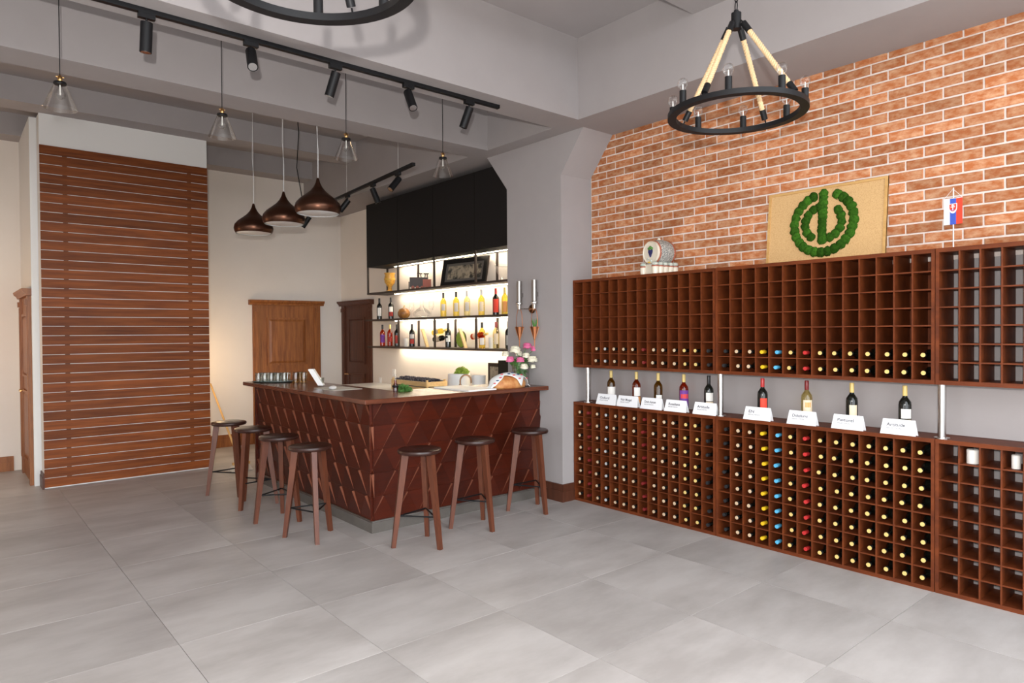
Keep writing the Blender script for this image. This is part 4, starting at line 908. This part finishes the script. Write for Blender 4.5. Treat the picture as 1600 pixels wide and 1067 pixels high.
t1 = empty('light_track', (1.4, 4.40, ZB), label='long black ceiling track under the near grey beam', cat='light track')
MB().box(-2.6, 2.19, -0.017, 0.017, -0.028, 0).build('rail', 'black_metal', t1); MB().box(2.19, 2.20, -0.018, 0.018, -0.029, 0).build('end_cap', 'black_metal', t1)
rt = Vector((cR[0], cR[1], 0)); fw = Vector((fwd[0], fwd[1], 0)); dn = Vector((0, 0, -1))
for x, d, l in ((0.944, dn*1-rt*0.08+fw*0.05, 'black track spotlight on the near track, leftmost of five'), (1.547, dn*0.8+rt*0.28-fw*0.55, 'black track spotlight on the near track, second from left, lens showing'),
                (2.129, dn*0.95-rt*0.33+fw*.1, 'black track spotlight on the near track, third of five'), (2.721, dn*0.85+rt*0.30-fw*0.45, 'black track spotlight on the near track, fourth from left, lens showing'), (3.292, dn*0.95-rt*0.36+fw*.1, 'black track spotlight on the near track, nearest the pier')):
    spot((x, 4.40, ZB-0.028), d, l, 'spotlights on the near track')
A2, B2 = Vector((3.58, 5.70, 3.30)), Vector((3.90, 9.35, 3.30)); an = math.atan2(B2.y-A2.y, B2.x-A2.x)
t2 = empty('light_track', A2, an, 'black track hung on thin wires above the back of the bar', 'light track')
Ln = (B2-A2).length; MB().box(0, Ln, -0.017, 0.017, 0, 0.03).build('rail', 'black_metal', t2)
for q in (0.35, 1.75): MB().cyl((q,0,0.03), (q,0,ZC-3.30), 0.0015, seg=6).build('suspension_wire', 'wire_white', t2)
for px, d, l in ((622, -dn*-0.75-rt*0.45-fw*0.45, 'black spotlight on the hung track, nearest, lens showing'), (583, dn*0.9+rt*0.35, 'black spotlight on the hung track, second from the pier'), (543, dn*0.75-rt*0.6, 'black spotlight on the hung track, third from the pier'), (482, dn*0.8-rt*0.55, 'black spotlight on the hung track, farthest, behind the bell lamps')):
    dd = ray(px, 290); k = (A2.x*(B2.y-A2.y)-A2.y*(B2.x-A2.x))/(dd[0]*(B2.y-A2.y)-dd[1]*(B2.x-A2.x))
    spot((dd[0]*k, dd[1]*k, 3.30), d, l, 'spotlights on the hung track', an)
def chandelier(x, y, rot, lab):
    zr = 2.79; t = empty('rope_chandelier', (x, y, zr), rot, lab, 'chandelier', 'black ring chandeliers on ropes')
    MB().lathe([(0.312, 0), (0.356, 0), (0.356, 0.026), (0.312, 0.026), (0.312, 0)], seg=72).build('ring', 'black_metal', t, 30)
    for k in range(8):
        a = R(45*k); c = (0.334*math.cos(a), 0.334*math.sin(a))
        so_ = MB().cyl((*c, 0.026), (*c, 0.092), 0.0175, seg=18).build('candle_socket', 'black_metal', t, 40)
        MB().lathe([(0.012, 0.090), (0.014, 0.100), (0.024, 0.114), (0.0275, 0.130), (0.022, 0.148), (0.010, 0.156), (0, 0.157)], c=(*c, 0), seg=18).build('bulb', 'clear_glass', so_, 60)
        MB().cyl((*c, 0.092), (*c, 0.125), 0.004, 0.002, seg=8).build('filament', 'candle', so_)
    hz = 0.455
    MB().cyl((0,0,hz), (0,0,hz+0.085), 0.026, seg=24).cyl((0,0,hz+0.085), (0,0,hz+0.10), 0.012, seg=16).build('hub', 'black_metal', t, 40)
    for k in range(4):
        a = R(22.5+90*k); u = Vector((math.cos(a), math.sin(a), 0)); P0 = u*0.035+Vector((0,0,hz+0.03)); P1 = u*0.325+Vector((0,0,0.03))
        dv = (P1-P0); f = lambda s: P0+dv*s
        MB().tube([Vector((0.026*u.x, 0.026*u.y, hz+0.04)), f(0.0), f(0.02)], 0.004, 6).tube([f(0.97), f(1.0)], 0.004, 6).build('hook', 'black_metal', t)
        MB().cyl(f(0.02), f(0.14), 0.0165, seg=16).build('rope_ferrule', 'black_metal', t, 40); MB().cyl(f(0.86), f(0.965), 0.0165, seg=16).build('rope_ferrule', 'black_metal', t, 40)
        rp = MB(); nd = dv.normalized(); e1 = nd.orthogonal().normalized(); e2 = nd.cross(e1)
        for st in range(3):
            pts = []
            for i in range(49):
                s = 0.13+0.74*i/48; th = 2*PI*(i/48*9+st/3); pts.append(f(s)+e1*(0.0075*math.cos(th))+e2*(0.0075*math.sin(th)))
            rp.tube(pts, 0.0078, 7)
        rp.build('rope', 'rope', t, 70)
    ch = MB(); n = int((ZC-zr-hz-0.10)/0.045)
    for i in range(n):
        z = hz+0.10+0.0225+i*0.045; ch.tube([((0.010*math.cos(q) if i % 2 else 0), (0 if i % 2 else 0.010*math.cos(q)), z+0.027*math.sin(q)) for q in np.linspace(0, 2*PI, 11)[:-1]], 0.0028, 5, closed=True)
    ch.build('chain', 'black_metal', t, 60)
    MB().cyl((0,0,ZC-zr-0.03), (0,0,ZC-zr), 0.06, seg=24).build('ceiling_rose', 'black_metal', t, 40)
chandelier(3.235, 1.962, R(-20), 'black ring chandelier on rope hangers with eight clear bulbs before the brick wall')
chandelier(0.905, 2.06, R(15), 'black ring chandelier cut by the top edge of the picture')

# ------------------------------------------------------------------ broom behind the slatted wall
b0 = onz(377, 735, 0.0); b1 = ony(329, 600, YB-0.05)
bro = empty('broom', (b0[0], b0[1], 0), label='broom with a long pale wooden handle leaning on the cream wall beside the slats', cat='broom')
d1 = Vector(b1)-Vector(b0)
MB().tube([(0,0,0.06), d1], 0.013, 8).build('handle', 'broom_wood', bro, 50)
rr = random.Random(6); bm2 = MB()
for i in range(160):
    x, y = rr.uniform(-0.11, 0.11), rr.uniform(-0.03, 0.03); bm2.tube([(x*0.8, y*0.6, 0.085), (x*1.1+rr.uniform(-.02, .02), y*1.6+rr.uniform(-.02, .02), 0.002)], 0.0022, 4)
bm2.build('bristles', 'bristle', bro)
MB().box(-0.10, 0.10, -0.022, 0.022, 0.075, 0.105).build('head', 'broom_wood', bro)
print('bricks', nb, 'objects', len(bpy.data.objects))
